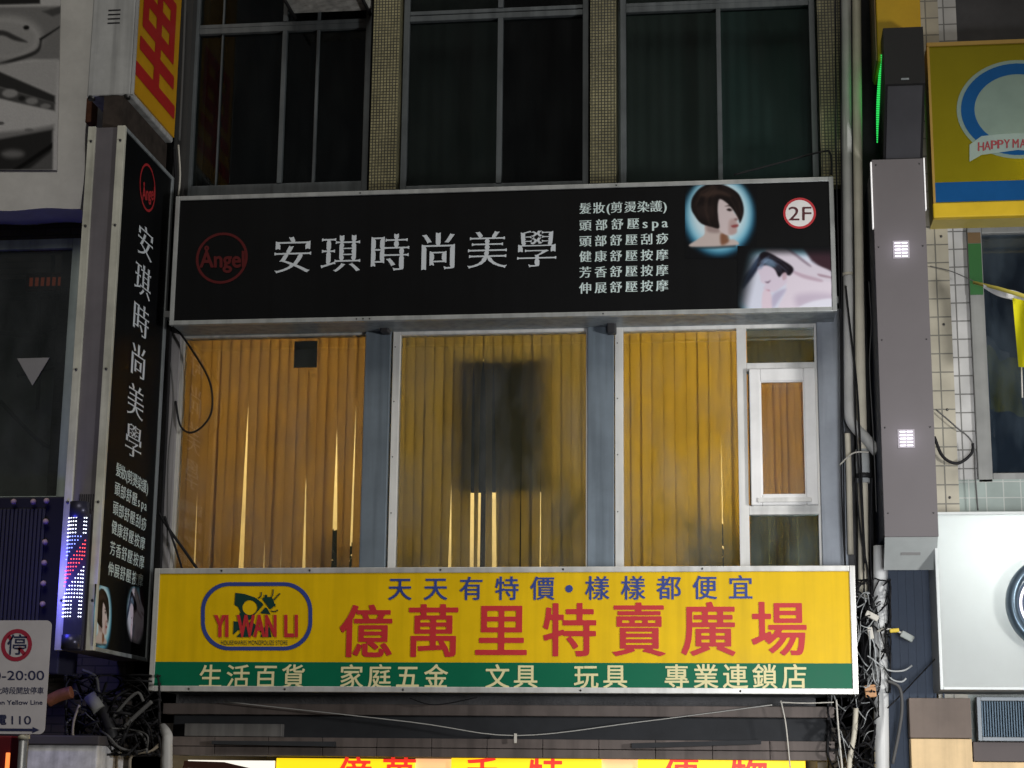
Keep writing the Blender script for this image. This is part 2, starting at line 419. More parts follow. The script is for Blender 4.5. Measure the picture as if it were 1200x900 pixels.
# common materials
ALU = mat('aluminium', (.50, .52, .53), .38, .35, var=.25, streak=.3)
ALU_D = mat('dull_aluminium', (.30, .33, .35), .45, .3, var=.25, streak=.35)
WHITE_F = mat('white_frame', (.72, .72, .70), .42, 0, var=.12, streak=.2)
BLUEGREY = mat('blue_grey_sheet_metal', (.20, .245, .29), .42, .25, var=.22, scale=1.6, streak=.3)
CONC = mat('dark_render', (.10, .10, .105), .9, var=.4, bump=.4)
DARK = mat('dark_void', (.022, .022, .026), .8)
BLACKM = mat('black_plastic', (.02, .02, .022), .45)
CABLE = mat('black_cable', (.016, .016, .018), .6, spec=.12)
CABLE_W = mat('white_cable', (.55, .53, .48), .5)
PVC = mat('cream_pvc', (.62, .58, .48), .4, var=.2, scale=2.2, streak=.35)
PVC_G = mat('grey_pvc', (.50, .50, .49), .4, var=.2, streak=.3)
SCREW = mat('screw', (.08, .08, .08), .4, .8)

exec_parts = []
# ================================================================== SETTING: ground
ZG = -0.0
g = MB().box(-120, 120, -200, 60, -0.3, 0.0).build('road', mat('asphalt', (.05, .05, .052), .85, var=.3, scale=4, bump=.5, bscale=120)); g['kind'] = 'structure'
g = MB().box(-40, 40, -2.6, 0.2, 0.004, 0.13, .01).build('pavement', tiles('paving', (.16, .15, .14), (.06, .06, .06), .3, .3, .006, .7)); g['kind'] = 'structure'

# ================================================================== MAIN BUILDING
XL, XR = P(203, 520, 0).x, P(987, 520, 0).x
bld = thing('building', ((XL + XR) / 2, 1.5, 0), 'narrow dark building with amber lit second floor between the two signboards', 'building')
Z2T = P(590, 372, 0).z; Z2B = P(590, 690, 0).z           # second floor opening
Z3B = P(590, 222, 0).z; ZTOP = P(590, -60, 0).z + .5
w = MB()
w.box(XL - .25, XR + .1, .10, .35, Z2T, Z3B - .02)            # spandrel behind the black signboard
w.box(XL - .25, XR + .1, .10, .35, 2.75, Z2B)                # spandrel behind the yellow signboard
w.box(XL - .25, XL + .0, .10, .40, 0, ZTOP)                 # side strips
w.box(XR, XR + .1, .10, .40, 0, ZTOP)
w.box(XL - .25, XR + .1, 5.0, 5.2, 0, ZTOP)
w.box(XL - .25, XL - .05, .40, 5.0, 0, ZTOP); w.box(XR + .0, XR + .1, .40, 5.0, 0, ZTOP)
w.box(XL - .25, XR + .1, .35, 5.0, Z2T + .25, Z2T + .45)    # floor slabs
w.box(XL - .25, XR + .1, .35, 5.0, 3.0, 3.2)
w.box(XL - .25, XR + .1, .10, 5.2, ZTOP, ZTOP + .2)
w.build('wall', CONC, bld)
rm = MB()                                                   # warm painted room behind the blinds
rm.box(XL - .04, XR - .01, 2.20, 2.28, Z2B, Z2T + .24); rm.box(XL - .04, XL - .02, .40, 4.9, Z2B, Z2T + .24); rm.box(XR - .03, XR - .01, .40, 4.9, Z2B, Z2T + .24)
rm.build('room_lining', mat('room_paint', (.86, .74, .48), .8), bld)
ce = MB().box(XL - .02, XR - .03, .36, 4.89, Z2T + .16, Z2T + .24).build('ceiling', mat('room_ceiling', (.7, .62, .45), .8), bld)

# ---- second-floor piers clad in blue-grey sheet
def pier(x0, x1, py, name='pier', m=BLUEGREY, Y0=-.05, z0=Z2B, z1=Z2T):
    return MB().box(x0, x1, Y0, .12, z0, z1, .006).build(name, m, bld)
def fx(px, Y=0, py=525): return P(px, py, Y).x
pier(fx(426), fx(456), 0); pier(fx(689), fx(720), 0); pier(fx(960), fx(990), 0, m=mat('lit_blue_sheet_metal', (.32, .35, .40), .4, .2, var=.2, scale=2, streak=.3))  # right pier takes a lighter copy: the lamp light on it is in the colour
pier(fx(196), fx(207), 0, m=mat('grey_jamb', (.30, .29, .30), .6, streak=.4))
for px in (452, 717):
    a = P(px, 384, -.1)
    MB().box(a.x - .035, a.x + .035, -.16, -.05, a.z - .05, a.z + .06, .01).build('bracket', mat('dark_bracket', (.06, .06, .065), .5, .5), bld)

GL2 = glass('window_glass', (.93, .95, .92), 1.0, .015, .17)
def big_window(pl, pr, wl, wr, pt=381, pb=690, m=WHITE_F):
    x0, x1 = fx(pl), fx(pr); z1 = P((pl + pr) / 2, pt, 0).z; z0 = P((pl + pr) / 2, pb, 0).z
    f = MB().frame(x0, x1, z0, z1, -.02, .08, wl, wr, .05, .05, .004).build('window', m, bld)
    MB().box(x0 + wl, x1 - wr, .028, .034, z0 + .05, z1 - .05).build('pane', GL2, f)
    for i in range(5):
        z = z0 + .15 + i * (z1 - z0 - .3) / 4; MB().ball((x0 + .02, -.021, z), .006, sub=1).build('screw', SCREW, f)
    return f, x0 + wl, x1 - wr, z0 + .05, z1 - .05
GREY_F = mat('dimmed_weathered_frame', (.50, .49, .46), .45, .1, var=.25, streak=.35)  # greyer than the white frames: weaker light on the left put into the colour
w1 = big_window(203, 427, .052, .012, 388, m=GREY_F); w2 = big_window(458, 690, .06, .022, 384); w3 = big_window(721, 960, .065, .02, 379)
# bay three: mullion, transoms and the casement
f3 = w3[0]; zb, zt = w3[3], w3[4]
mu = MB().box(fx(865), fx(876.5), -.035, .085, zb, zt, .004)
for (a, b) in ((425, 435), (592, 603)):
    _, _, z0, z1 = RECT(876, a, 957, b, -.02); mu.box(fx(876.5) + .001, fx(959), -.030, .084, z0, z1, .004)
mu.build('mullion', WHITE_F, f3)
x0, x1, z0, z1 = RECT(879, 432, 957, 592, -.07)
cs = MB().frame(x0, x1, z0, z1, -.085, -.036, .085, .09, .10, .08, .008)
cs.frame(x0 + .075, x1 - .08, z0 + .07, z1 - .09, -.075, -.04, .018, bev=.004)
cs.build('sash', mat('bright_white_frame', (.80, .80, .80), .35, streak=.08), f3)
MB().box(x0 + .05, x1 - .05, -.102, -.085, z0 + .02, z0 + .055, .004).build('handle', WHITE_F, f3)
sg = glass('frosted_casement_glass', (.86, .85, .82), .6, .2, .12, (.42, .43, .45))
MB().box(x0 + .086, x1 - .091, -.058, -.052, z0 + .081, z1 - .101).build('sash_pane', sg, f3)
MB().box(fx(878), fx(882), -.030, .02, z0, z1).build('gasket', BLACKM, f3)
GT_ = glass('grey_green_glass', (.42, .52, .50), 1.0, .03, .32, (.30, .36, .34))
for a, b in ((381, 426), (603, 690)):
    _, _, q0, q1 = RECT(877, a, 957, b, -.02); MB().box(fx(877.5), fx(958), .012, .018, q0, q1).build('tinted_pane', GT_, f3)
# head above windows (bottom rail under the black signboard)
hd = MB(); x0_, x1_ = fx(198), fx(985)
hd.box(x0_, x1_, -.30, .09, Z2T - .02, Z2T + .035, .004); hd.build('lintel', mat('lintel_metal', (.25, .26, .27), .5, .3, var=.3, streak=.3), bld)

# ---- vertical blinds hanging behind each window
def blind_mat(name, col, tr):
    m = mat(name, col, .85, var=.14, scale=1.3, trans=tr, streak=.12); return m
BL = [blind_mat('amber_blind', (.40, .265, .10), .62), blind_mat('ochre_blind', (.31, .26, .10), .62), blind_mat('yellow_blind', (.49, .37, .07), .62), blind_mat('brown_blind', (.60, .40, .17), .6)]
def blinds(px0, px1, n, m, gaps, label, zt, zb, Y=.20, seed=1, lean=0.0):
    rnd = random.Random(seed); xa, xb = P(px0, 525, Y).x, P(px1, 525, Y).x; wd = (xb - xa) / n
    t = thing('vertical_blind', ((xa + xb) / 2, Y, zb), label, 'blind', 'vertical blinds behind the windows')
    b = MB(); G = {}
    for gx, wpx, top, *ex in gaps:
        xg = P(gx, 650, Y).x; k = round((xg - xa) / wd); G[k] = (xg, wpx / 155 / 2, P(gx, top, Y).z, ex[0] if ex else .8)
    NZ = 10
    def edge(k, z, side):
        x = xa + k * wd
        if k in G:
            xg, hw, ztop, ex = G[k]
            f = min(1, max(0, (ztop - z) / max(.05, ztop - zb))) ** ex
            xm = x + (xg - x) * (zt - z) / (zt - zb)
            return xm + (hw * f * 1.3 if side < 0 else -hw * f * 1.3) + (0 if f > 0 else (-.005 if side < 0 else .005))
        return x + (-.005 if side < 0 else .005)
    for k in range(n):
        tl = rnd.uniform(-.008, .008) + .006; sway = rnd.uniform(-.018, .018); rows = []
        for j in range(NZ + 1):
            z = zt - (zt - zb) * j / NZ; s = sway * (j / NZ) * (0 if (k in G or k + 1 in G) else 1)
            l, r = edge(k, z, -1) + s, edge(k + 1, z, 1) + s
            rows.append([b.bm.verts.new((l + (r - l) * q, Y + tl * (q - .5) * 2 - .003 * math.sin(q * math.pi), z)) for q in (0, .25, .5, .75, 1)])
        for u, v in zip(rows, rows[1:]):
            for q in range(4):
                f = b.bm.faces.new((u[q], v[q], v[q + 1], u[q + 1])); f.smooth = True
    b.build('slats', m, t)
    MB().box(xa - .02, xb + .02, Y - .03, Y + .03, zt + .002, zt + .06, .004).build('headrail', mat('headrail', (.55, .40, .18), .5), t)
    return t
ZT, ZB = Z2T - .03, Z2B + .01
blinds(209, 428, 19, BL[0], [(283, 6, 470, .6), (357, 4, 540), (392, 6.5, 500, .7), (411, 3, 470, .5), (310, 2, 620), (229, 2.5, 560)], 'amber vertical blind with bright slits in the leftmost lit window', ZT, ZB, seed=3)
blinds(462, 692, 20, BL[1], [(527, 4, 560), (553, 4, 425, .25), (564.5, 8, 425, .25), (580, 4.5, 425, .3)], 'ochre vertical blind with slits in front of a dark board, middle window', ZT, ZB, seed=5)
blinds(725, 872, 11, BL[2], [], 'yellow vertical blind without gaps in the wide pane beside the white casement', ZT, ZB, seed=8)
blinds(874, 965, 11, BL[3], [], 'brown vertical blind behind the white casement window', ZT, ZB, seed=12)
# room contents seen as shadows through the blinds
x0, x1, z0, z1 = RECT(536, 424, 642, 577, .30)
t = thing('notice_board', ((x0 + x1) / 2, .33, z0), 'dark board showing as a green rectangle through the middle blind', 'board')
MB().box(x0, x1, .262, .312, z0, z1, .004).build('board_panel', mat('dark_green_board', (.012, .03, .03), .8), t)
MB().box(x0 + .2, x0 + .24, .314, .35, Z2B, z1 - .1).box(x1 - .24, x1 - .2, .314, .35, Z2B, z1 - .1).build('stand', BLACKM, t)
x0, x1, z0, z1 = RECT(345, 400, 372, 431, .15)
t = thing('window_card', ((x0 + x1) / 2, .1, z0), 'small teal square hung high inside the leftmost lit window', 'card')
MB().box(x0, x1, .135, .15, z0, z1, .003).build('card_face', mat('teal_card', (.02, .075, .085), .5), t)
MB().tube([((x0 + x1) / 2, .142, z1), ((x0 + x1) / 2, .142, Z2T - .03)], .003).build('string', CABLE, t)
def plant(px, pb, pt, spread, label, seed, Y=.42, n=60, leaf=.12):
    rnd = random.Random(seed); base = P(px, pb, Y); top = P(px, pt, Y)
    base.z = max(base.z, Z2B - .0)
    t = thing('potted_plant', base, label, 'plant', 'plants behind the blinds')
    st = MB(); lf = MB(); h = top.z - base.z
    for i in range(7):
        a = rnd.uniform(-1, 1); tip = base + Vector((a * spread * .8, rnd.uniform(-.01, .12), h * rnd.uniform(.6, .97)))
        mid = base.lerp(tip, .5) + Vector((-a * .05, 0, .08)); st.tube([base, mid, tip], .007, 5, r2=.003)
        for j in range(n // 7):
            c = base.lerp(tip, rnd.uniform(.25, 1.05)); d = Vector((rnd.uniform(-1, 1), rnd.uniform(-.05, .5), rnd.uniform(-.3, 1))).normalized()
            s = d.cross(Vector((rnd.uniform(-.3, .3), 1, rnd.uniform(-.3, .3)))).normalized(); l = leaf * rnd.uniform(.6, 1.2)
            lf.quad([c, c + d * l * .5 + s * l * .24, c + d * l, c + d * l * .5 - s * l * .24])
    st.build('stem', mat('stem', (.05, .06, .02), .7), t); lf.build('foliage', mat('dark_leaf', (.03, .06, .02), .6), t)
plant(838, 690, 590, .38, 'leafy plant silhouette low behind the yellow blind', 4, .25, 110, .16)
plant(668, 690, 545, .16, 'tall thin plant shadow at the right of the middle lit window', 9, .26, 80, .11)
plant(398, 690, 625, .16, 'dark bushy plant in the lower corner of the leftmost lit window', 14, .245, 140, .10)
plant(480, 690, 640, .14, 'faint low plant in the lower left of the middle lit window', 21, .26, 40, .10)
# ceiling lamps of that room
for i, (px, e, yy) in enumerate(((300, 30, 1.1), (560, 33, 1.1), (835, 74, 1.1))):
    c = P(px, 400, .3)
    t = thing('ceiling_lamp', (c.x, yy, Z2T - .06), 'warm tube lamp on the ceiling behind the %s window' % ('leftmost lit', 'middle lit', 'rightmost lit')[i], 'lamp', 'ceiling lamps in the lit room')
    MB().box(c.x - .6, c.x + .6, yy - .09, yy + .09, Z2T + .06, Z2T + .155, .01).build('housing', WHITE_F, t)
    MB().tube([(c.x - .55, yy, Z2T + .03), (c.x + .55, yy, Z2T + .03)], .018, 10, False).build('tube', emit('warm_tube', (1, .82, .5), 6), t)
    light_in('room_light', (c.x, .75, Z2T - .12), 'AREA', e, (1, .80, .45), 1.3, .25, (c.x, 2.2, Z2T - 1.15))

# ---- third floor: tiled piers, dark windows
MOS = tiles('olive_mosaic_tile', (.34, .31, .17), (.035, .035, .028), .0262, .0262, .0042, .3, .3)
Z3 = Z3B - .05
def fx3(px, Y=0, py=110): return P(px, py, Y).x
for a, b in ((436, 467), (692, 722), (960, 988)):
    MB().box(fx3(a), fx3(b), -.02, .30, Z3, ZTOP).build('tiled_pier', MOS, bld)
MB().box(fx3(208), fx3(222), -.02, .3, Z3, ZTOP).build('tiled_pier', mat('dark_pier', (.05, .05, .05), .8), bld)
GL3 = glass('dim_glass', (.62, .68, .67), .4, .03, .02, (.25, .27, .27))
FR3 = mat('dimmed_upper_frame', (.115, .13, .14), .4, .3, var=.25, streak=.35)  # darkened colour stands in for the light falling off at this height
def window3(pa, pb, ptr0, ptr1, mulls, Y=.12, thick=.035):
    x0, x1 = fx3(pa, Y), fx3(pb, Y); z0 = Z3 + .02; z1 = ZTOP - .05
    f = MB().frame(x0, x1, z0, z1, Y - .03, Y + .05, .05, .05, .05, .05, .004)
    zr1 = P((pa + pb) / 2, ptr0, Y).z; zr0 = P((pa + pb) / 2, ptr1, Y).z
    f.box(x0 + .05, x1 - .05, Y - .028, Y + .05, zr0, zr0 + .05, .004); f.box(x0 + .05, x1 - .05, Y - .026, Y + .05, zr1 - .035, zr1, .004)
    f.box(x0 + .05, x1 - .05, Y - .005, Y + .045, zr0 + .05, zr1 - .035)
    zs = P((pa + pb) / 2, 216, Y).z
    f.box(x0 + .05, x1 - .05, Y - .027, Y + .05, z0 + .05, zs, .004)
    o = f.build('window', FR3, bld)
    s = MB()
    for px, wpx, dy in mulls:
        xm = fx3(px, Y); hw = wpx / 310; s.box(xm - hw, xm + hw, Y - .034 + dy, Y + .04, zs, zr0, .003)
        s.box(xm - hw, xm + hw, Y - .034 + dy, Y + .04, zr1, z1 - .05, .003)
    s.build('sash', FR3, o)
    MB().box(x0 + .05, x1 - .05, Y + .012, Y + .018, zs, zr0).box(x0 + .05, x1 - .05, Y + .012, Y + .018, zr1, z1 - .05).build('pane', GL3, o)
    return o, zs, zr0, x0, x1
a1 = window3(224, 434, 27, 38, [(332, 6, 0), (371, 3.5, .012), (258, 2, .02)])
a2 = window3(472, 690, 11, 23, [(586, 7, 0)])
a3 = window3(727, 957, 1, 12, [(843, 6, 0)])
CUR = mat('grey_curtain', (.12, .125, .12), .9, var=.07)  # upper floor's weak light is partly put into the dark curtain colours
CURG = mat('green_grey_curtain', (.24, .34, .33), .9, var=.07)
CURB = mat('black_curtain', (.012, .012, .018), .9)
def curtain(px0, px1, m, Y, label, folds=.004):
    xa, xb = fx3(px0, Y), fx3(px1, Y); n = 60; b = MB(); pr = None
    for i in range(n + 1):
        x = xa + (xb - xa) * i / n; y = Y + folds * math.sin(i * .9) + folds * .6 * math.sin(i * .37 + 2)
        q = (b.bm.verts.new((x, y, Z3)), b.bm.verts.new((x, y, ZTOP - .02)))
        if pr: f = b.bm.faces.new((pr[0], q[0], q[1], pr[1])); f.smooth = True
        pr = q
    return tag(b.build('curtain', m), label, 'curtain', 'curtains of the third floor')
curtain(222, 436, CURB, .42, 'black curtain behind the dark upper window next to the yellow box sign')
curtain(470, 588, CUR, .40, 'charcoal curtain behind the left half of the middle upper window')
curtain(588, 694, CURB, .42, 'black curtain behind the right half of the middle upper window')
curtain(724, 845, mat('grey_curtain_two', (.24, .265, .25), .9, var=.07), .36, 'grey curtain behind the left half of the rightmost upper window')
curtain(845, 962, CURG, .38, 'green grey curtain behind the right half of the rightmost upper window', .006)

# air conditioner under the top edge of the picture
a = P(340, 13, .0); b_ = P(434, 9, .0)
t = thing('air_conditioner', (a.x, -.2, a.z), 'weathered air conditioner box hanging in front of the upper left window', 'air conditioner')
MB().box(a.x, b_.x, -.42, .06, a.z, a.z + .55, .015).build('case', mat('dirty_ac', (.50, .50, .48), .6, var=.45, scale=6, streak=.4), t)
gm = MB()
for i in range(9): gm.box(a.x + .05, b_.x - .05, -.432, -.421, a.z + .06 + i * .05, a.z + .08 + i * .05)
gm.build('grille', ALU_D, t)
for q in (a.x + .02, b_.x - .02): MB().tube([(q, -.4, a.z - .02), (q, .1, a.z - .02)], .015).build('bracket', BLACKM, t)

# ================================================================== BLACK SALON SIGNBOARD
Yb = -.42
def signbox(name, px, Yf, Yr, label, cat, face, frame_m, fw, side_m=None, lip=.012):
    x0, x1, z0, z1 = RECT(*px, Yf)
    t = thing(name, ((x0 + x1) / 2, Yr, z0), label, cat)
    MB().box(x0 + .01, x1 - .01, Yf + .012, Yr, z0 + .01, z1 - .01).build('case', side_m or frame_m, t)
    MB().box(x0 + fw * .5, x1 - fw * .5, Yf, Yf + .011, z0 + fw * .5, z1 - fw * .5).build('panel', face, t)
    MB().frame(x0, x1, z0, z1, Yf - lip, Yf + .04, fw, bev=.004).build('frame', frame_m, t)
    return t, x0, x1, z0, z1
def screws(t, pts, Y, r=.008):
    for x, z in pts: MB().ball((x, Y, z), r, sub=1).build('screw', SCREW, t)
BLACKF = mat('black_sign_vinyl', (.0038, .0042, .005), .5, var=.25, scale=1.2, spec=.12, bump=.06, bscale=2.5, streak=.2)
sb, x0, x1, z0, z1 = signbox('signboard', (203, 219, 979, 373), Yb, .09, 'long black hair salon signboard with silver characters above the amber windows', 'sign', BLACKF, mat('salon_frame', (.46, .48, .48), .35, .4, var=.2, streak=.25), .036, ALU_D)
screws(sb, [(x0 + (x1 - x0) * k, z0 + .018) for k in (.29, .30, .31, .66)] + [(x0 + (x1 - x0) * k, z1 - .018) for k in (.29, .68)], Yb - .013, .007)
sh = front_sheet(Yb)
SILV = mat('silver_letter', (.62, .67, .72), .4, var=.06); SILV2 = mat('pale_letter', (.62, .74, .74), .4, var=.06)
RED_D = mat('dark_red_letter', (.085, .010, .011), .4, var=.1)
MING = (.020, -.015)
letter(row('安琪時尚美學', sh, (343, 300), (629, 292.5), .315, *MING), sh, .003, 'title_lettering', SILV, sb)
rows = [('髮妝(剪燙染護)', 244.5, 242, .093), ('頭部舒壓spa', 264.5, 261, .093), ('頭部舒壓刮痧', 283, 280, .093), ('健康舒壓按摩', 301, 299, .093), ('芳香舒壓按摩', 319.5, 317, .093), ('伸展舒壓按摩', 338, 335, .093)]
def list_polys(sheet, rws, xa, xb):
    out = []
    for k, (tx, ya, yb, s) in enumerate(rws):
        if k == 0:
            xs = [0, .178, .30, .408, .585, .755, .922, 1.035]
        elif k == 1: xs = [0, .21, .417, .622, .778, .91, 1.035]
        else: xs = [i / 5 for i in range(6)]
        for ch, f in zip(tx, xs):
            p = (xa + (xb - xa) * f, ya + (yb - ya) * f)
            ex = .02 if ch in 'spa' else .005
            out += row(ch, sheet, p, p, s * (1.12 if ch in 'spa' else 1), .026, -.004, 1.0, step=.025)
    return out
letter(list_polys(sh, rows, 686, 776), sh, .003, 'service_lettering', SILV2, sb)
def angel(sheet, c, r, box, parent, m, squash=1.0):
    cc = sheet.at(*c); b = MB(); b.ring(sheet.w(cc, .003), sheet.u, sheet.v, r, r * .90, 64, squash, 1); b.build('emblem', m, parent)
    letter(word('Ångel', sheet, box, .030, .02), sheet, .0045, 'emblem_lettering', m, parent)
angel(sh, (260, 302.5), .215, (234, 288, 287, 320), sb, RED_D)
c = sh.at(937, 250)
MB().disc(sh.w(c, .003), UX, UZ, .118).build('floor_badge', mat('badge_white', (.78, .76, .76), .4), sb)
MB().ring(sh.w(c, .005), UX, UZ, .126, .108).build('badge_ring', mat('badge_red', (.50, .04, .05), .4), sb)
letter(word('2F', sh, (924, 242.5, 951, 258.5)), sh, .006, 'badge_lettering', mat('badge_text', (.10, .03, .035), .4), sb)
# printed pictures, drawn in the coordinates of an enlarged print and laid on the panel
def ell(cx, cy, rx, ry, n=20): return [(cx + rx * math.cos(i / n * 6.2832), cy + ry * math.sin(i / n * 6.2832)) for i in range(n)]
BOB = [(ell(225, 285, 225, 250), (20, 70, 100), 60, .9), (ell(225, 275, 205, 235), (110, 185, 215), 70, 1), (ell(225, 260, 180, 205), (205, 228, 238), 90, 1),
    ([(40, 470), (95, 425), (135, 395), (142, 330), (225, 340), (262, 395), (272, 425), (320, 428), (350, 455), (300, 468), (200, 474)], (196, 182, 178), 8, 1),
    ([(235, 395), (275, 395), (285, 440), (240, 460)], (120, 75, 50), 22, .85), ([(150, 345), (215, 350), (225, 385), (160, 380)], (140, 120, 118), 26, .7),
    ([(40, 474), (200, 470), (330, 462), (330, 476), (200, 486), (60, 486)], (40, 50, 55), 10, .7, False),
    ([(222, 175), (270, 190), (305, 225), (320, 262), (343, 283), (354, 296), (338, 312), (348, 328), (346, 345), (336, 358), (334, 382), (312, 396), (282, 402), (255, 392), (228, 366), (216, 300)], (206, 192, 194), 6, 1),
    ([(285, 330), (300, 300), (330, 310), (335, 385), (290, 395)], (165, 130, 125), 22, .5),
    ([(272, 243), (290, 234), (306, 246), (292, 252)], (40, 30, 30), 6, 1), ([(262, 222), (290, 214), (306, 226), (288, 222)], (50, 38, 36), 6, .9),
    ([(300, 342), (330, 334), (346, 338), (338, 350), (312, 354)], (140, 70, 72), 6, .95), ([(322, 296), (342, 298), (336, 310), (322, 308)], (120, 90, 88), 8, .7),
    ([(52, 215), (60, 170), (95, 120), (140, 90), (190, 80), (250, 88), (310, 115), (350, 150), (372, 200), (379, 250), (370, 295), (354, 326), (346, 300), (322, 258), (300, 228), (268, 196), (228, 178), (217, 230), (221, 300), (226, 357), (180, 350), (130, 336), (100, 315), (75, 280), (58, 250)], (24, 18, 18), 7, 1),
    ([(110, 150), (180, 120), (260, 130), (300, 160), (220, 150), (150, 165)], (66, 50, 44), 30, .8), ([(90, 230), (150, 210), (190, 230), (180, 300), (120, 290)], (44, 34, 32), 40, .7)]
MASS = [([(362, 486), (700, 476), (930, 480), (930, 864), (362, 864)], (128, 190, 214), 34, 1), ([(420, 560), (600, 520), (930, 560), (930, 864), (390, 864)], (214, 218, 236), 70, 1),
    ([(370, 720), (380, 660), (420, 610), (470, 540), (475, 590), (440, 650), (385, 720)], (28, 36, 58), 22, .95),
    ([(640, 655), (720, 618), (840, 640), (940, 668), (940, 790), (820, 805), (740, 835), (700, 870), (590, 870), (640, 740)], (222, 212, 226), 26, 1),
    ([(700, 780), (800, 760), (930, 770), (930, 800), (820, 812), (720, 850)], (186, 172, 194), 60, .7),
    ([(740, 470), (940, 470), (940, 630), (870, 612), (800, 560)], (52, 30, 38), 26, .95, False),
    ([(510, 495), (640, 485), (760, 560), (890, 610), (935, 650), (935, 684), (870, 684), (760, 640), (640, 592)], (214, 206, 220), 16, 1),
    ([(640, 484), (664, 484), (790, 585), (770, 585)], (120, 104, 120), 14, .7), ([(840, 640), (925, 660), (925, 670), (850, 656)], (150, 120, 135), 8, .7), ([(640, 600), (740, 640), (860, 676), (850, 690), (730, 660)], (176, 150, 168), 18, .7),
    ([(460, 585), (478, 520), (520, 504), (600, 545), (684, 602), (665, 650), (620, 640), (600, 668), (560, 612), (500, 596)], (26, 20, 28), 10, 1),
    ([(495, 560), (540, 545), (580, 590), (540, 600)], (120, 160, 190), 26, .6),
    ([(466, 610), (515, 588), (570, 612), (596, 660), (640, 635), (646, 690), (604, 730), (565, 752), (522, 752), (500, 728), (512, 708), (486, 690), (478, 650)], (216, 204, 222), 12, 1),
    ([(618, 640), (640, 632), (644, 665), (622, 680)], (190, 160, 172), 8, .8), ([(510, 690), (528, 690), (546, 680), (530, 698)], (80, 60, 80), 7, .9), ([(516, 738), (540, 742), (532, 750), (518, 748)], (160, 90, 110), 7, .8),
    ([(500, 745), (548, 762), (552, 866), (494, 866)], (224, 204, 218), 10, .9), ([(560, 770), (640, 735), (600, 800), (560, 850)], (180, 172, 200), 26, .8), ([(740, 836), (830, 806), (930, 796), (930, 868), (700, 868)], (226, 226, 240), 16, .9)]
BOB += strands([[(190, 95), (110, 140), (75, 220), (95, 300)], [(200, 95), (150, 160), (140, 240), (170, 335)], [(215, 100), (190, 170), (196, 260), (208, 340)]], 26, 14, (62, 48, 42), 1)
BOB += strands([[(240, 100), (310, 140), (350, 200), (362, 280)], [(230, 120), (290, 160), (330, 220), (350, 290)]], 18, 8, (58, 44, 40), 2)
MASS += strands([[(470, 600), (500, 560), (560, 570), (600, 620)], [(480, 580), (530, 540), (600, 570), (650, 620)]], 26, 16, (120, 140, 170), 3, 2.4, .55)
MASS += strands([[(470, 545), (430, 600), (395, 660), (370, 730)]], 16, 22, (90, 120, 160), 4, 2.6, .5)
PRINT = print_mat('printed_photo')
def zmap(sheet, lift): return lambda X, Y: sheet.w(sheet.at(800 + X / 5.2919, 200 + Y / 5.2919), lift)
def trim(XYC, fade):
    X, Y, C = XYC; return X, Y, C * fade(X, Y)[..., None] + np.array((12.5, 13.8, 16.5)) * (1 - fade(X, Y)[..., None])
sm = lambda v: np.clip(v, 0, 1) ** 2 * (3 - 2 * np.clip(v, 0, 1))
print_sheet(soften(paint(15, 460, 72, 545, 3.4, (12.5, 13.8, 16.5), BOB)), zmap(sh, .003), 'printed_portrait', PRINT, sb)
print_sheet(trim(soften(paint(340, 924, 468, 856, 3.6, (12.5, 13.8, 16.5), MASS)), lambda X, Y: sm((X - 345 + .12 * (Y - 860)) / 120 + .3 * ((Y - 470) / 390)) * sm((Y - 468) / 75)), zmap(sh, .0045), 'printed_photo', PRINT, sb)

# ================================================================== YELLOW STORE SIGNBOARD
Yy = -.62
YEL = mat('yellow_vinyl', (.75, .485, .004), .38, var=.14, scale=1.2, bump=.12, bscale=2.2, spec=.14, streak=.13)
ys, x0, x1, z0, z1 = signbox('signboard', (178, 664.5, 1004, 812), Yy, .09, 'wide yellow and green variety store signboard under the amber windows', 'sign', YEL, mat('store_frame', (.58, .58, .56), .35, .35, var=.2, streak=.2), .042, ALU_D)
sh = front_sheet(Yy)
gz = sh.at(590, 776.5)[1]
MB().box(x0 + .042, x1 - .042, Yy - .004, Yy + .001, z0 + .041, gz).build('green_band', mat('green_vinyl', (.004, .13, .065), .38, var=.12, scale=1.5, spec=.12), ys)
for k in (.07, .14, .245, .41, .57, .60, .79, .97):
    pass
screws(ys, [(x0 + (x1 - x0) * k, z1 - .02) for k in (.1, .23, .42, .595, .79)] + [(x0 + (x1 - x0) * k, z0 + .02) for k in (.06, .2, .37, .62, .84)], Yy - .014, .009)
REDL = mat('red_letter', (.50, .03, .035), .4, var=.1); BLUL = mat('blue_letter', (.035, .06, .25), .4, var=.1); CREAM = mat('cream_letter', (.72, .66, .36), .45, var=.1)
letter(row('億萬里特賣廣場', sh, (429, 741), (913, 738), .395, .017, .012), sh, .006, 'title_lettering', REDL, ys)
for tx, a, b in (('天天有特價', (469, 690.5), (636, 690)), ('樣樣都便宜', (700, 689.8), (868, 689))):
    for i, ch in enumerate(tx):
        q = (a[0] + (b[0] - a[0]) * i / 4, a[1] + (b[1] - a[1]) * i / 4); letter(row(ch, sh, q, q, .178, .014, .010), sh, .006, 'slogan_character', BLUL, ys)
MB().disc(sh.w(sh.at(667, 690), .006), UX, UZ, .028, 24).build('slogan_dot', BLUL, ys)
for tx, a, b in (('生活百貨', 247, 344), ('家庭五金', 412, 511), ('文具', 583, 616), ('玩具', 687, 721), ('專業連鎖店', 793, 931)):
    letter(row(tx, sh, (a, 793.5), (b, 793.3), .178, .013, .010), sh, .008, 'goods_lettering', CREAM, ys)
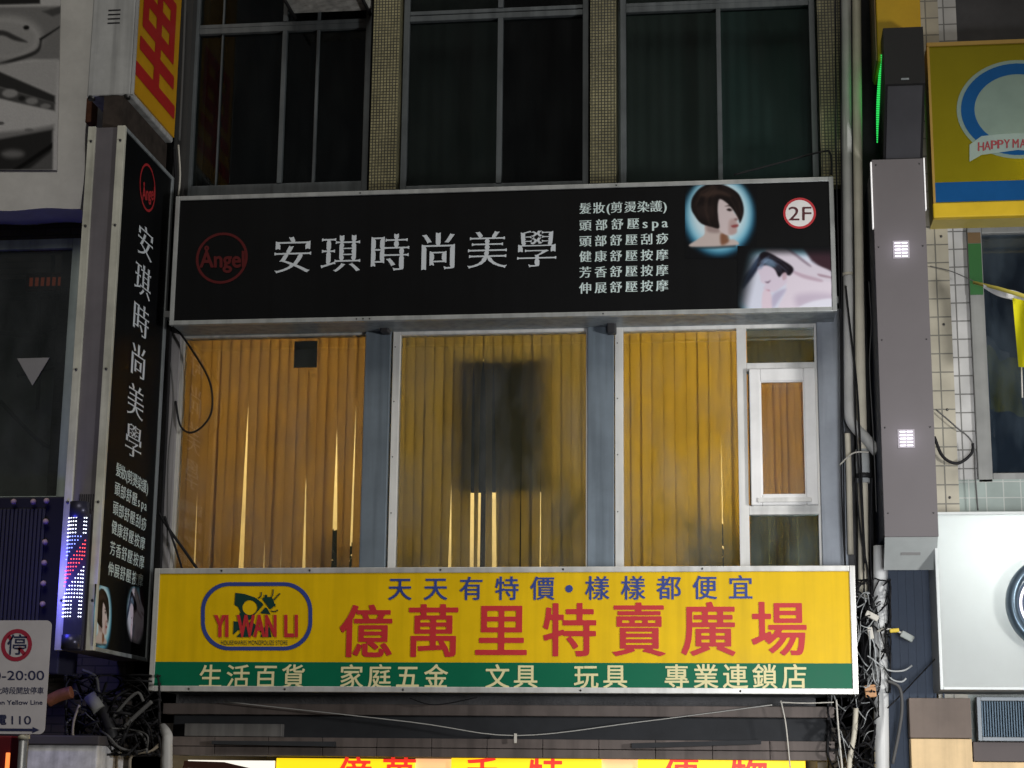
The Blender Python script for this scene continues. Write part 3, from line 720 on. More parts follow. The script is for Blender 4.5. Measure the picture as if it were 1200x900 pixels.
# emblem: rounded blue outline, butterfly, red name
def zl(px, py): return (220 + px / 7.5, 670 + py / 7.5)
def stadium(a, b, r, n=16):
    x0, y0 = a; x1, y1 = b; out = []
    for cx, cy, t0 in ((x1 - r, y0 + r, -90), (x1 - r, y1 - r, 0), (x0 + r, y1 - r, 90), (x0 + r, y0 + r, 180)):
        for i in range(n + 1): t = math.radians(t0 + 90 * i / n); out.append((cx + r * math.cos(t), cy + r * math.sin(t)))
    return out
so_, si_ = [zl(*p) for p in stadium((118, 92), (1096, 692), 250)], [zl(*p) for p in stadium((152, 126), (1062, 658), 218)]
fill([pxpoly(sh, so_), pxpoly(sh, si_)], sh, .005, 'emblem', BLUL, ys)
DG = mat('dark_green_ink', (.010, .045, .035), .4)
zp = lambda pts: pxpoly(sh, [zl(*p) for p in pts])
fly = [zp([(420, 185), (500, 195), (590, 225), (655, 272), (668, 290), (575, 395), (470, 480), (440, 420), (465, 350), (445, 310), (412, 290)]), zp(ell(548, 315, 65, 65, 28)),
       zp([(405, 435), (445, 440), (470, 490), (400, 555)]), zp([(600, 400), (640, 365), (730, 375), (700, 320), (685, 312), (645, 358)]),
       zp([(430, 575), (560, 430), (600, 470), (570, 560), (520, 575)]), zp([(640, 575), (680, 480), (720, 490), (740, 575)]),
       zp([(655, 235), (680, 222), (735, 222), (755, 245), (765, 285), (745, 320), (725, 330)])]
fill(fly[:2], sh, .005, 'butterfly', DG, ys)
for k_, f_ in enumerate(fly[2:]): fill([f_], sh, .0054 + k_ * .0004, 'butterfly', DG, ys)
at_ = MB()
for pts in ([(735, 230), (750, 200), (755, 155)], [(760, 250), (790, 215), (815, 190)], [(620, 235), (645, 215), (650, 180)], [(735, 345), (770, 350), (795, 335)]):
    at_.tube([sh.w(sh.at(*zl(*p)), .006) for p in pts], .004, 5)
for p in ((690, 215), (762, 293)): at_.disc(sh.w(sh.at(*zl(*p)), .008), UX, UZ, .012, 12)
at_.build('feeler', DG, ys)
letter(word('YI', sh, (*zl(235, 378), *zl(362, 578)), .06, .01) + word('WAN', sh, (*zl(435, 378), *zl(785, 578)), .05, .02) + word('LI', sh, (*zl(850, 378), *zl(972, 578)), .03, .02), sh, .009, 'emblem_lettering', REDL, ys)
letter(word('HOUSEWARES MONOPOLIZE STORE', sh, (*zl(295, 604), *zl(880, 642)), .0, .0), sh, .006, 'emblem_small_lettering', DG, ys)

# ================================================================== BELOW THE YELLOW SIGN: shutter housing, awning, lit store sign
a, b_ = P(190, 850, -.35), P(978, 850, -.35)
sht = thing('shutter_housing', ((a.x + b_.x) / 2, .1, P(590, 890, -.35).z), 'grey brown roller shutter housing under the yellow signboard', 'shutter')
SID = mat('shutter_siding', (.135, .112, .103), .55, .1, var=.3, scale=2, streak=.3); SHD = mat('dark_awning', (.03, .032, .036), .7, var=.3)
def zz(py, Y, px=590): return P(px, py, Y).z
MB().box(a.x, b_.x, -.36, .08, zz(839, -.36), zz(826, -.36), .006).build('upper_rail', SID, sht)
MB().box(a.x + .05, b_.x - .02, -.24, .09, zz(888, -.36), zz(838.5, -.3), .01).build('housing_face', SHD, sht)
sd = MB()
for p0, p1 in ((866, 877), (877.8, 888)):
    k = a.x
    while k < b_.x:
        k1 = min(k + .42, b_.x); sd.box(k + .002, k1 - .002, -.35, -.25, zz(p1, -.35), zz(p0, -.35), .003); k = k1
sd.build('siding', SID, sht)
x0, x1, z0, z1 = RECT(216, 848, 330, 863, -.33); MB().box(x0, x1, -.33, -.245, z0, z1, .005).build('access_plate', mat('plate', (.17, .165, .16), .6, streak=.4), sht)
aw = MB(); p = [P(740, 871, -.42), P(892, 867, -.42), P(892, 872, -.42), P(740, 877, -.42)]; aw.prism(p, (0, .06, 0)); aw.build('awning_arm', SHD, sht); aw = MB()
p = [P(248, 868, -.42), P(392, 869, -.42), P(392, 875, -.42), P(248, 872, -.42)]; aw.prism(p, (0, .06, 0))
aw.build('awning_arm', SHD, sht)
lt = thing('store_sign', (P(630, 900, .9).x, 1.0, zz(990, .9)), 'glowing yellow sign with red characters at the bottom edge under the shutter', 'sign')
for px0, px1 in ((322, 484), (528, 704), (748, 945)):
    x0, x1, z0, z1 = RECT(px0, 889, px1, 990, -.1); MB().box(x0, x1, -.1, .3, z0, z1, .004).build('lit_panel', emit('lit_yellow', (1.0, .62, .01), 1.15), lt)
for px0, px1 in ((484.5, 527.5), (704.5, 747.5)):
    x0, x1, z0, z1 = RECT(px0, 889, px1, 990, -.1); MB().box(x0, x1, -.06, .3, z0, z1, .004).build('divider', emit('lit_peach', (1.0, .52, .24), .9), lt)
sh = front_sheet(-.1); lr = emit('lit_red', (.85, .035, .02), 1.0)
for tx_, a, b2 in (('億', 415, 415), ('萬', 468, 468), ('手', 565, 565), ('特', 640, 640), ('便', 798, 798), ('物', 878, 878)):
    letter(row(tx_, sh, (a, 909), (b2, 909), .27, .016, .014), sh, .006, 'lettering', lr, lt)
x0, x1, z0, z1 = RECT(218, 891, 318, 990, -.12); t = thing('lit_menu_board', (x0, -.1, z0), 'white lit panel left of the glowing yellow sign, cut by the bottom edge', 'sign')
MB().box(x0, x1, -.12, -.05, z0, z1).build('lit_panel', emit('lit_white', (1, .93, .80), .95), t)
MB().prism([P(216, 891.5, -.14), P(262, 893, -.14), P(318, 906, -.14), P(318, 912, -.14), P(250, 902, -.14), P(214, 900, -.14)], (0, .015, 0)).build('stripe', mat('stripe_brown', (.08, .03, .02), .6), t)
# ground floor walls (mostly below the picture)
gf = MB().box(XL - .25, XR + .1, 3.0, 3.15, .13, 3.0).box(XL - .25, XL + .1, .1, 3.0, .13, 3.0).box(XR - .25, XR + .1, .1, 3.0, .13, 3.0)
gf.build('shop_wall', mat('shop_wall', (.12, .11, .10), .8), bld)
light_in('shop_light', (P(600, 950, 0).x, 1.0, 2.85), 'AREA', 60, (1, .85, .6), 3.5, 1.2, (P(600, 950, 0).x, .8, 0))
# hanging wires under the yellow sign
def wire(pts, r, m, label, group='wires and cables', name='cable', cat='cable'):
    b = MB().tube([P(*p) for p in pts], r, 6)
    return tag(b.build(name, m), label, cat, group)
wire([(905, 826, -.45), (750, 846, -.43), (604, 862, -.42), (480, 846, -.43), (262, 822, -.45)], .004, mat('pale_wire', (.42, .42, .40), .5), 'thin pale wire sagging in a shallow V across the shutter housing')
wire([(915, 821, -.5), (921, 850, -.48), (926, 900, -.46)], .005, CABLE_W, 'thin white wire dropping from the yellow sign near its right corner')
wire([(914, 823, -.5), (945, 824, -.5), (977, 823, -.5)], .005, CABLE_W, 'short level white wire under the right corner of the yellow sign')
wire([(480, 818, -.5), (510, 826, -.5), (560, 817, -.5)], .004, CABLE, 'small slack loop of wire under the middle of the yellow sign')
b = MB()
p = P(604, 866, -.42); b.box(p.x - .01, p.x + .01, -.43, -.41, p.z - .03, p.z + .04, .002)
tag(b.build('wire_clip', CABLE_W), 'tiny white clip at the low point of the sagging wire', 'clip')

# ================================================================== LEFT: projecting black sign with barber light
XS = PX(150, 450, P(197, 450, -.12).x).x
XS = P(203, 205, -.12).x
YN = -1.32; YF = -.12
shl = Sheet((XS, 0, 0), UY, UZ)              # faces +x, u runs to the building
zt_n = PX(148, 150, XS).z; zb_n = PX(107, 762, XS).z; YN = PX(127, 455, XS).y
zt, zb = zt_n, zb_n
XW = P(66 + 20, 620, YN).x                        # outer face
XW = P(86, 450, YN).x
ps = thing('projecting_sign', (XS - .1, YF, zb), 'tall narrow black salon sign projecting from the wall beside the barber light', 'sign')
MB().box(XW + .02, XS - .012, YN + .01, YF, zb + .005, zt - .005).build('case', mat('mauve_grey_metal', (.15, .14, .155), .5, .2, var=.15, streak=.15), ps)
MB().box(XS - .011, XS, YN + .02, YF - .01, zb + .02, zt - .02).build('panel', BLACKF, ps)
CRT = mat('cream_trim', (.60, .60, .52), .45, .1, var=.25, streak=.3)
tr = MB()
tr.box(XS - .05, XS + .012, YN - .012, YN + .03, zb, zt, .003)
tr.box(XW - .01, XW + .05, YN - .012, YN + .03, zb, zt, .003); tr.build('trim', CRT, ps)
fr = MB().box(XS - .01, XS + .012, YF - .05, YF, zb, zt, .003).box(XS - .01, XS + .011, YN + .031, YF - .051, zt - .03, zt, .003).box(XS - .01, XS + .011, YN + .031, YF - .051, zb, zb + .03, .003)
fr.build('frame', ALU_D, ps)
screws(ps, [(x, zb + (zt - zb) * k) for k in (.09, .27, .52, .80, .97) for x in (XW + .02, XS - .02)], YN - .014, .012)
MB().box(XW + .06, XS - .06, YN + .10, YF - .02, zt - .02, PX(157, 114, XS).z - .012).build('gap_blocker', mat('rusty_plate', (.045, .035, .03), .8, var=.5, scale=8), ps)  # added to stop light slipping through the gap between the two signs
vt = MB()
for i in range(9): vt.box(XW + .10 + i * .017, XW + .106 + i * .017, YN + .004, YN + .012, zb + (zt - zb) * .255, zb + (zt - zb) * .285)
vt.build('vent', DARK, ps)
vg = [((170, 285.5), .33), ((167, 330), .33), ((164.5, 376), .33), ((161.5, 424), .33), ((158.5, 471.5), .33), ((156, 518), .33)]
lp = []
for ch, ((px, py), s) in zip('安琪時尚美學', vg): lp += row(ch, shl, (px, py), (px, py), s, *MING, stretch=1.15, tall=.80)
letter(lp, shl, .004, 'title_lettering', SILV, ps)
def list_face(rws):
    out = []
    for k, (tx, p0, p1) in enumerate(rws):
        xs = [0, .178, .30, .408, .585, .755, .922, 1.035] if k == 0 else ([0, .21, .417, .622, .778, .91, 1.02] if k == 1 else [i / 5 for i in range(6)])
        for ch, f in zip(tx, xs):
            p = (p0[0] + (p1[0] - p0[0]) * f, p0[1] + (p1[1] - p0[1]) * f)
            out += row(ch, shl, p, p, .112, .012, -.002, 1.05, .95, step=.03)
    return out
LF = [('髮妝(剪燙染護)', (138.5, 551), (171, 571.5)), ('頭部舒壓spa', (137, 573.5), (169.5, 592)), ('頭部舒壓刮痧', (135, 596), (168, 614.5)), ('健康舒壓按摩', (133.5, 618.5), (166.5, 637)), ('芳香舒壓按摩', (131.5, 643), (165.5, 659)), ('伸展舒壓按摩', (129.5, 667), (164, 680.5))]
letter(list_face(LF), shl, .004, 'service_lettering', SILV2, ps)
ca = shl.at(172.5, 220); EM = MB(); EM.ring(shl.w(ca, .004), UY, UZ, .215, .193, 64, .9, .9).build('emblem', mat('red_letter_side', (.38, .025, .03), .4), ps)
letter(word('Ångel', shl, (165.8, 213, 180.5, 240), .03, .02), shl, .0055, 'emblem_lettering', MATS['red_letter_side'], ps)
def face_print(src, box, layers, pad, name, fade=None):
    X0, X1, Y0, Y1 = src; (pa, pb, pc, pd) = box        # pixel quad TL,TR,BR,BL
    A, B, C_, Dd = [shl.at(*p) for p in (pa, pb, pc, pd)]
    def mp(X, Y):
        u, v = (X - X0) / (X1 - X0), (Y - Y0) / (Y1 - Y0)
        return shl.w((A * (1 - u) + B * u) * (1 - v) + (Dd * (1 - u) + C_ * u) * v, .004)
    im = paint(X0, X1, Y0, Y1, 8, (12.5, 13.8, 16.5), layers)
    if fade: im = trim(im, fade)
    print_sheet(im, mp, name, PRINT, ps)
face_print((15, 445, 60, 500), ((110.5, 684), (131.5, 690), (129, 762), (107.5, 757)), BOB, 0, 'printed_portrait')
face_print((360, 924, 470, 862), ((148, 688), (169, 686), (167, 757), (147, 750)), MASS, 0, 'printed_photo', lambda X, Y: sm((1 - np.hypot((X - 670) / 330, (Y - 660) / 230)) / .35 + .2))
# barber light on its street face
x0, x1, z0, z1 = RECT(70, 604, 103, 726, YN - .09)
x0, x1 = XW + .06, XS - .06
bp = thing('barber_light', ((x0 + x1) / 2, YN - .02, z0), 'LED barber pole light with blue red and white dots beside the black sign', 'barber pole')
MB().box(x0, x1, YN - .06, YN - .013, z0 - .22, z1 + .02, .01).build('back_plate', mat('barber_back', (.03, .03, .05), .3), bp)
for zc, h in ((z1 + .04, .06), (z0 - .16, .05)): MB().tube([((x0 + x1) / 2, YN - .07, zc - h), ((x0 + x1) / 2, YN - .07, zc + h)], (x1 - x0) / 2 - .005, 24, False).build('cap', mat('barber_cap', (.05, .05, .08), .3, .5), bp)
NC, NR = 9, 27; dots = {'w': MB(), 'b': MB(), 'r': MB()}
for r_ in range(NR):
    for c_ in range(NC):
        u = c_ / (NC - 1); v = r_ / (NR - 1)       # v from top
        k = None; s = v * NR - (1 - u) * 7.5
        if v < .17: k = 'w' if (u < .62 or u > .78) else None
        elif v > .83: k = 'w' if (u < .55 or u > .75) else None
        else:
            q = (r_ - 4) + u * 8
            if q < 3: k = 'w'
            elif q < 7.5: k = 'b'
            elif q < 9.5: k = None
            elif q < 15: k = 'r'
            elif q < 16.5: k = None
            else: k = 'w'
            if k == 'w' and q < 3 and u > .8: k = None
        if k is None: continue
        ang = (u - .5) * 2.2; cx = (x0 + x1) / 2 + math.sin(ang) * (x1 - x0) * .44 / math.sin(1.1); cy = YN - .075 - math.cos(ang) * .05
        dots[k].ball((cx, cy, z1 - .02 - (z1 - z0 - .04) * v), .0052, sub=1)
dots['w'].build('white_dots', emit('led_white', (.85, .9, 1), 3.0), bp)['kind'] = 'stuff'
dots['b'].build('blue_dots', emit('led_blue', (.25, .32, 1), 2.6), bp)['kind'] = 'stuff'
dots['r'].build('red_dots', emit('led_red', (1, .07, .06), 2.4), bp)['kind'] = 'stuff'
light_in('barber_glow', ((x0 + x1) / 2 - .22, YN - .22, (z0 + z1) / 2 - .1), 'POINT', 15, (.10, .10, 1), .12)

# projecting yellow sign above it
YN2 = PX(155, 100, XS).y
zb2 = PX(157, 114, XS).z; XW2 = P(105, 60, YN2).x
yb = thing('projecting_sign', (XS - .15, YF, zb2), 'yellow projecting box sign with a red character above the black one', 'sign')
MB().box(XW2, XS - .012, YN2, YF - .02, zb2, zb2 + 2.4, .012).build('case', mat('white_box_metal', (.46, .47, .47), .5, .1, var=.25, scale=2, streak=.35), yb)
MB().box(XS - .011, XS + .004, YN2 + .03, YF - .04, zb2 + .04, zb2 + 2.36).build('panel', mat('amber_vinyl', (.56, .29, .010), .4, var=.12), yb)
MB().box(XS - .012, XS + .01, YN2 + .002, YN2 + .029, zb2 + .004, zb2 + 2.38, .003).build('trim', MATS['white_box_metal'], yb)
s2 = Sheet((XS + .004, 0, 0), UY, UZ)
letter(row('里', s2, (185, 50), (185, 50), 1.02, .03, .018, stretch=.98, tall=1.04), s2, .004, 'lettering', mat('deep_red_letter', (.42, .022, .02), .4), yb)
vv = MB(); xx = (XW2 + XS) / 2
for i in range(4):
    zc = P(135, 12 + i * 5, YN2).z; vv.box(xx - .05, xx + .05, YN2 - .002, YN2 + .006, zc - .006, zc + .006)
vv.build('vent', DARK, yb)
for q in (XW2 + .03, XS - .05): MB().tube([(q, YN2 + .03, zb2 - .02), (q, YN2 + .03, zb2 + .03)], .03, 10, False).build('bolt', SCREW, yb)

# ================================================================== LEFT BUILDING, billboard, shop window, bulb box
lb = thing('building', (XL - 2.6, 1.0, 0), 'neighbouring dark building on the left with the grey picture billboard', 'building')
BRK = tiles('dark_wall_tile', (.07, .06, .055), (.02, .02, .02), .22, .065, .006, .6, .3, .5)
XLB = XL - .26
zl0 = P(40, 247, -.2).z; zl1 = P(40, 283, -.2).z; zl2 = P(40, 590, -.2).z
lw = MB().box(XLB - 5, XLB, -.10, .15, zl1, ZTOP + 1).box(XLB - 5, XLB, -.10, .15, 0, zl2).box(XLB - .75, XLB, -.10, .15, zl2, zl1 - .001)
lw.box(XLB - 5, XLB, 3.0, 3.2, 0, ZTOP + 1)
lw.build('wall', BRK, lb)
x0 = XLB - 4; x1 = P(88, 430, -.16).x
f = MB().frame(x0, x1, zl2, zl1 + .02, -.2, -.1, .06, .075, .085, .06, .005).build('window', mat('pale_green_frame', (.42, .50, .47), .4, .2, var=.2, streak=.35), lb)
MB().box(x0 + .06, x1 - .075, -.155, -.147, zl2 + .06, zl1 - .06).build('pane', glass('dusk_glass', (.75, .78, .77), 1.2, .03, .12, (.3, .33, .33)), f)
MB().box(x0, x1 + .2, .9, .95, zl2, zl1).build('back_wall', mat('dim_back_wall', (.50, .53, .52), .8, var=.6, scale=1.2), lb)
st = MB()
for pts in ([(0, 390), (40, 392), (86, 375)], [(45, 330), (46, 420), (44, 480)], [(0, 470), (50, 520), (86, 528)], [(62, 300), (63, 385)], [(0, 352), (86, 345)], [(20, 440), (86, 425)]):
    st.tube([P(x, y, .55) for x, y in pts], .018, 6)
tag(st.build('scaffold_reflection', mat('dim_rail', (.15, .16, .16), .5)), 'dim metal rails set behind the dark shop window on the left as its scaffold reflection', 'rail')  # solid bars added for the scaffold reflected in the glass
x0_, x1_, z0_, z1_ = RECT(32, 321, 84, 339, .2)
t = thing('led_sign', (x0_, .2, z0_), 'dim red lettered strip inside the dark shop window', 'sign')
MB().box(x0_, x1_, .2, .24, z0_, z1_).build('case', mat('led_case', (.06, .02, .015), .5), t)
MB().frame(x0_ - .01, x1_ + .01, z0_ - .01, z1_ + .01, .19, .23, .012).build('frame', mat('led_frame', (.22, .10, .07), .5), t)
dk = MB()
for i in range(7): 
    xq = x0_ + .02 + i * (x1_ - x0_ - .04) / 7; dk.box(xq, xq + .03, .197, .199, z0_ + .03, z1_ - .03)
dk.build('lit_segments', emit('dim_led', (.35, .06, .02), .25), t)
tri = MB().prism([P(20, 420, -.165), P(58, 419, -.165), P(38, 452, -.165)], (0, .004, 0)).build('sticker', mat('pale_sticker', (.36, .36, .34), .6), None)
tag(tri, 'pale downward triangle stuck on the dark shop window', 'sticker')
# billboard
x0, x1, z0, z1 = RECT(-140, -120, 107, 247, -.5)
bb = thing('billboard', ((x0 + x1) / 2, -.1, z0), 'large off white billboard with a grey food picture at upper left', 'billboard')
def wob(b, amp):                                   # the stretched canvas is not quite straight along its edges
    for v in b.bm.verts: v.co.x += amp * math.sin(v.co.z * 9) ; v.co.z += amp * math.sin(v.co.x * 11)
pb_ = MB().box(x0, x1, -.5, -.11, z0, z1); bmesh.ops.subdivide_edges(pb_.bm, edges=pb_.bm.edges[:], cuts=24, use_grid_fill=True); wob(pb_, .008)
pb_.build('canvas', mat('canvas_grey', (.74, .74, .71), .8, var=.18, scale=2.5, bump=.15, bscale=6), bb)
G = lambda v: (v, v, v)
PIC = [([(-140, -120), (47, -120), (47, 5), (-140, 10)], G(40), 3, 1, False), ([(-140, 10), (72, 8), (72, 71), (40, 70), (0, 76), (-140, 90)], G(120), 5, 1, False),
    (ell(8, 45, 42, 26), G(165), 14, 1), (ell(6, 46, 36, 20), G(150), 6, .9), ([(-30, 45), (0, 36), (20, 43), (33, 50), (18, 48), (0, 42), (-30, 52)], G(50), 4, .9), (ell(31.5, 33, 3.5, 2.6), G(25), 2.5, 1, False),
    ([(47, 46), (71, 31), (71, 33), (48, 49)], G(30), 2.2, 1, False), ([(-30, 84), (8, 72), (42, 60), (48, 48), (50, 50), (44, 64), (10, 76), (-30, 90)], G(45), 3, .9),
    ([(50, 14), (72, 8), (72, 16), (62, 20)], G(70), 4, .9, False), ([(-140, 90), (0, 76), (70, 70), (68, 112), (0, 84), (-140, 40)], G(168), 6, 1, False),
    ([(-140, 40), (0, 84), (67, 113), (67, 122), (0, 102), (-140, 70)], G(48), 4, 1, False), ([(-140, 70), (0, 102), (67, 121), (67, 131), (30, 124), (0, 116), (-140, 90)], G(75), 4, 1, False),
    (ell(14, 110, 9, 5), G(165), 4, .8), (ell(40, 119, 7, 4), G(150), 4, .8), (ell(56, 125, 6, 3), G(140), 3, .8), (ell(28, 116, 4, 3), G(30), 3, .8),
    ([(-140, 95), (0, 116), (67, 131), (66, 150), (30, 158), (0, 165), (-140, 170)], G(186), 4, 1, False), (ell(4, 145, 4, 2), G(70), 2, .8), (ell(37, 153, 5, 2), G(90), 2.5, .7), ([(0, 156), (40, 152), (66, 147), (66, 152), (0, 165)], G(110), 7, .8, False),
    ([(-140, 170), (0, 164), (65, 152), (65, 199), (-140, 203)], G(42), 5, 1, False), (ell(19, 181, 13, 5), G(120), 9, .9), ([(20, 199), (65, 168), (65, 174), (28, 199)], G(12), 3, .9, False), ([(38, 199), (65, 177), (65, 199)], G(95), 5, .9, False)]
shb = front_sheet(-.5)
im = paint(-138, 71, -118, 200, 1.3, G(186), PIC, .05)
im = (im[0], im[1], im[2] * 1.13)
print_sheet(im, lambda X, Y: shb.w(shb.at(X - (0.03 * (Y - 30) if X > -100 else 0) * .7, Y), .012), 'printed_picture', print_mat('printed_grey', .7), bb)
rs = MB(); p = P(107, 130, -.6); rs.box(p.x - .03, p.x + .02, -.65, -.5, p.z - .12, p.z + .1, .01); tag(rs.build('rusty_bracket', mat('rust', (.12, .05, .03), .9, var=.5, scale=12)), 'rusty bracket between the billboard and the black projecting sign', 'bracket')
# bulb box
x0, x1, z0, z1 = RECT(-60, 581, 72, 790, -.55)
bx = thing('bulb_sign', ((x0 + x1) / 2, -.2, z0), 'dark ribbed box with a border of unlit pinkish bulbs behind the parking sign', 'sign')
MB().box(x0, x1, -.5, -.11, z0, z1, .015).build('case', mat('navy_box', (.018, .018, .03), .5), bx)
rb = MB()
for i in range(22): xq = x0 + .03 + i * (x1 - x0 - .2) / 22; rb.box(xq, xq + .022, -.525, -.5, z0, z1 - .1, .003)
rb.build('ribs', mat('ribs', (.05, .05, .065), .5), bx)
def bulb(px, py):
    p = P(px, py, -.55); MB().ball(p, .024).build('bulb', mat('pink_bulb', (.50, .36, .38), .3), bx)
for i in range(8): bulb(54.5 - i * .9, 587 + i * 24.2)
for px in (39, 16, -8): bulb(px, 588)
# sign for parking hours, standing nearer on its pole
Yp = -3.4
shp = front_sheet(Yp)
x0, x1, z0, z1 = RECT(-48, 727, 56.5, 860, Yp)
pk = thing('parking_sign', ((x0 + x1) / 2, Yp, 0.0), 'white parking hours sign with a red no stopping ring on a thin pole', 'sign')
out = [(p[0], p[1]) for p in stadium((x0, z0), (x1, z1), .035, 6)]
MB().prism([(a, Yp, b) for a, b in out], (0, .004, 0)).build('plate', mat('sign_plate', (.56, .54, .57), .45, var=.12, scale=4), pk)
cpx = shp.at(19.5, 756)
MB().ring(shp.w(cpx, .002), UX, UZ, .098, .073, 48).build('ban_ring', mat('ban_red', (.36, .03, .06), .4), pk)
sl_ = MB(); d = Vector((.7, 0, -.7)); n_ = Vector((.7, 0, .7)); c0 = shp.w(cpx, .002)
for s0, s1 in ((-.078, -.05), (.022, .078)): sl_.quad([c0 + d * s0 - n_ * .011, c0 + d * s1 - n_ * .011, c0 + d * s1 + n_ * .011, c0 + d * s0 + n_ * .011])
sl_.build('ban_bar', MATS['ban_red'], pk)
INK = mat('navy_ink', (.03, .035, .09), .4)
for fc_ in (row('停', shp, (20, 756), (20, 756), .125, .008, .008), word('07:00-20:00', shp, (-42, 786, 52, 797), .006, .006), row('本路段此時段開放停車', shp, (-26, 809.5), (47.5, 809.5), .043, .006, .004),
            word('Parking on Yellow Line', shp, (-31, 820.5, 50, 827.5), .012, .010), row('電', shp, (2, 843.5), (2, 843.5), .062, .02, .02), word('110', shp, (13.5, 839, 36.5, 849), .008, .006)):
    letter(fc_, shp, .002, 'lettering', INK, pk)
ar = MB(); a = shp.at(-20, 855); b2 = shp.at(38, 855); e = shp.at(46.5, 855)
ar.quad([shp.w((a[0], a[1] - .008), .002), shp.w((b2[0], a[1] - .008), .002), shp.w((b2[0], a[1] + .008), .002), shp.w((a[0], a[1] + .008), .002)])
ar.bm.faces.new([ar.bm.verts.new(shp.w(q, .002)) for q in ((b2[0] + .0005, a[1] - .018), (e[0], a[1]), (b2[0] + .0005, a[1] + .018))])
ar.build('arrow', INK, pk)
px_ = P(24, 880, Yp).x; GALV = mat('galvanised', (.38, .39, .40), .4, .6, var=.2)
MB().tube([(px_, Yp + .04, 0), (px_, Yp + .04, z0 + .6)], .028, 16, False).build('pole', GALV, pk)
MB().tube([(px_, Yp + .04, z0 - .03), (px_, Yp + .04, z0 - .0)], .036, 16, False).build('collar', mat('collar', (.55, .53, .42), .5), pk)

# lower left: white ledge panel, conduit ends, cable knot
x0, x1, z0, z1 = RECT(28, 873, 111, 990, -.9)
t = thing('service_cabinet', ((x0 + x1) / 2, -.6, z0 - .6), 'grey white cabinet top at the bottom beside the parking pole', 'cabinet')
MB().box(x0, x1, -.9, -.3, z0 - .6, z1, .012).build('body', mat('cabinet_grey', (.62, .62, .64), .5, var=.35, scale=7, streak=.3), t)
MB().box(x0 - .06, x1 + .02, -.93, -.29, z1 + .001, z1 + .07, .01).build('lid', mat('cabinet_lid', (.06, .055, .06), .6), t)
x0, x1, z0, z1 = RECT(-30, 862, 9, 990, -.6)
t = thing('lamp_box', ((x0 + x1) / 2, -.55, z0), 'small red and orange glowing strip at the bottom left corner', 'lamp')
MB().box(x0, x1, -.6, -.4, z0, z1, .01).build('case', mat('red_case', (.12, .010, .010), .5), t)
xq, _, zq0, zq1 = RECT(3, 882, 9, 990, -.62); MB().box(xq, xq + .03, -.62, -.601, zq0, zq1, .004).build('glow_strip', emit('orange_glow', (1, .22, .05), 1.4), t)
def conduit(pts, r, m, label, cat='pipe', group='conduits and pipes', name='pipe', caps=True):
    b = MB().tube([P(*p) for p in pts], r, 14)
    return tag(b.build(name, m), label, cat, group)
conduit([(131, 990, -.5), (129, 900, -.5), (128, 880, -.5)], .06, mat('brown_conduit', (.22, .18, .14), .6), 'short brown conduit rising beside the cabinet at the lower left')
conduit([(196, 990, -.5), (196, 880, -.5), (196, 862, -.48), (190, 853, -.40)], .04, PVC_G, 'short grey bent pipe under the left end of the yellow sign')
conduit([(105, 815, -.7), (116, 832, -.7)], .05, mat('pale_conduit', (.24, .24, .23), .6), 'short pale tilted tube stub in the cable knot under the black projecting sign')
conduit([(118, 826, -.66), (128, 850, -.66), (132, 866, -.66)], .045, BLACKM, 'black tilted tube below the pale stub in the cable knot')
b = MB().tube([P(56, 822, -1.0), P(70, 815, -1.0), P(84, 811, -1.0)], .045, 12); tag(b.build('junction_tube', mat('orange_tube', (.20, .075, .04), .5, var=.4, scale=10)), 'orange brown tube sticking out behind the parking sign', 'pipe')
rnd = random.Random(11)
def tangle(cx, cy, rx, ry, Y, n, r, m, label, seed, dy=.35, name='cable_tangle'):
    q = random.Random(seed); b = MB()
    for i in range(n):
        k = q.randint(4, 6); pts = []; x, y = cx + q.uniform(-rx, rx), cy + q.uniform(-ry, ry); a = q.uniform(0, 6.28)
        for j in range(k):
            pts.append(P(x, y, Y + q.uniform(-dy, dy) * .5)); a += q.uniform(-.9, .9)
            x += math.cos(a) * rx * .5; y += math.sin(a) * ry * .45 + 2
            x = min(max(x, cx - rx * 1.05), cx + rx * 1.05); y = min(max(y, cy - ry * 1.05), cy + ry * 1.05)
        b.tube(pts, r * q.uniform(.6, 1.5), 5)
    o = b.build(name, m); tag(o, label, 'cables', None, 'stuff'); return o
tangle(132, 838, 52, 44, -.55, 90, .0085, CABLE, 'knot of black cables under the black projecting sign', 5)
tangle(125, 845, 45, 34, -.62, 9, .008, mat('grey_cable', (.09, .09, .09), .6), 'few grey cables tangled among the black ones at lower left', 6)
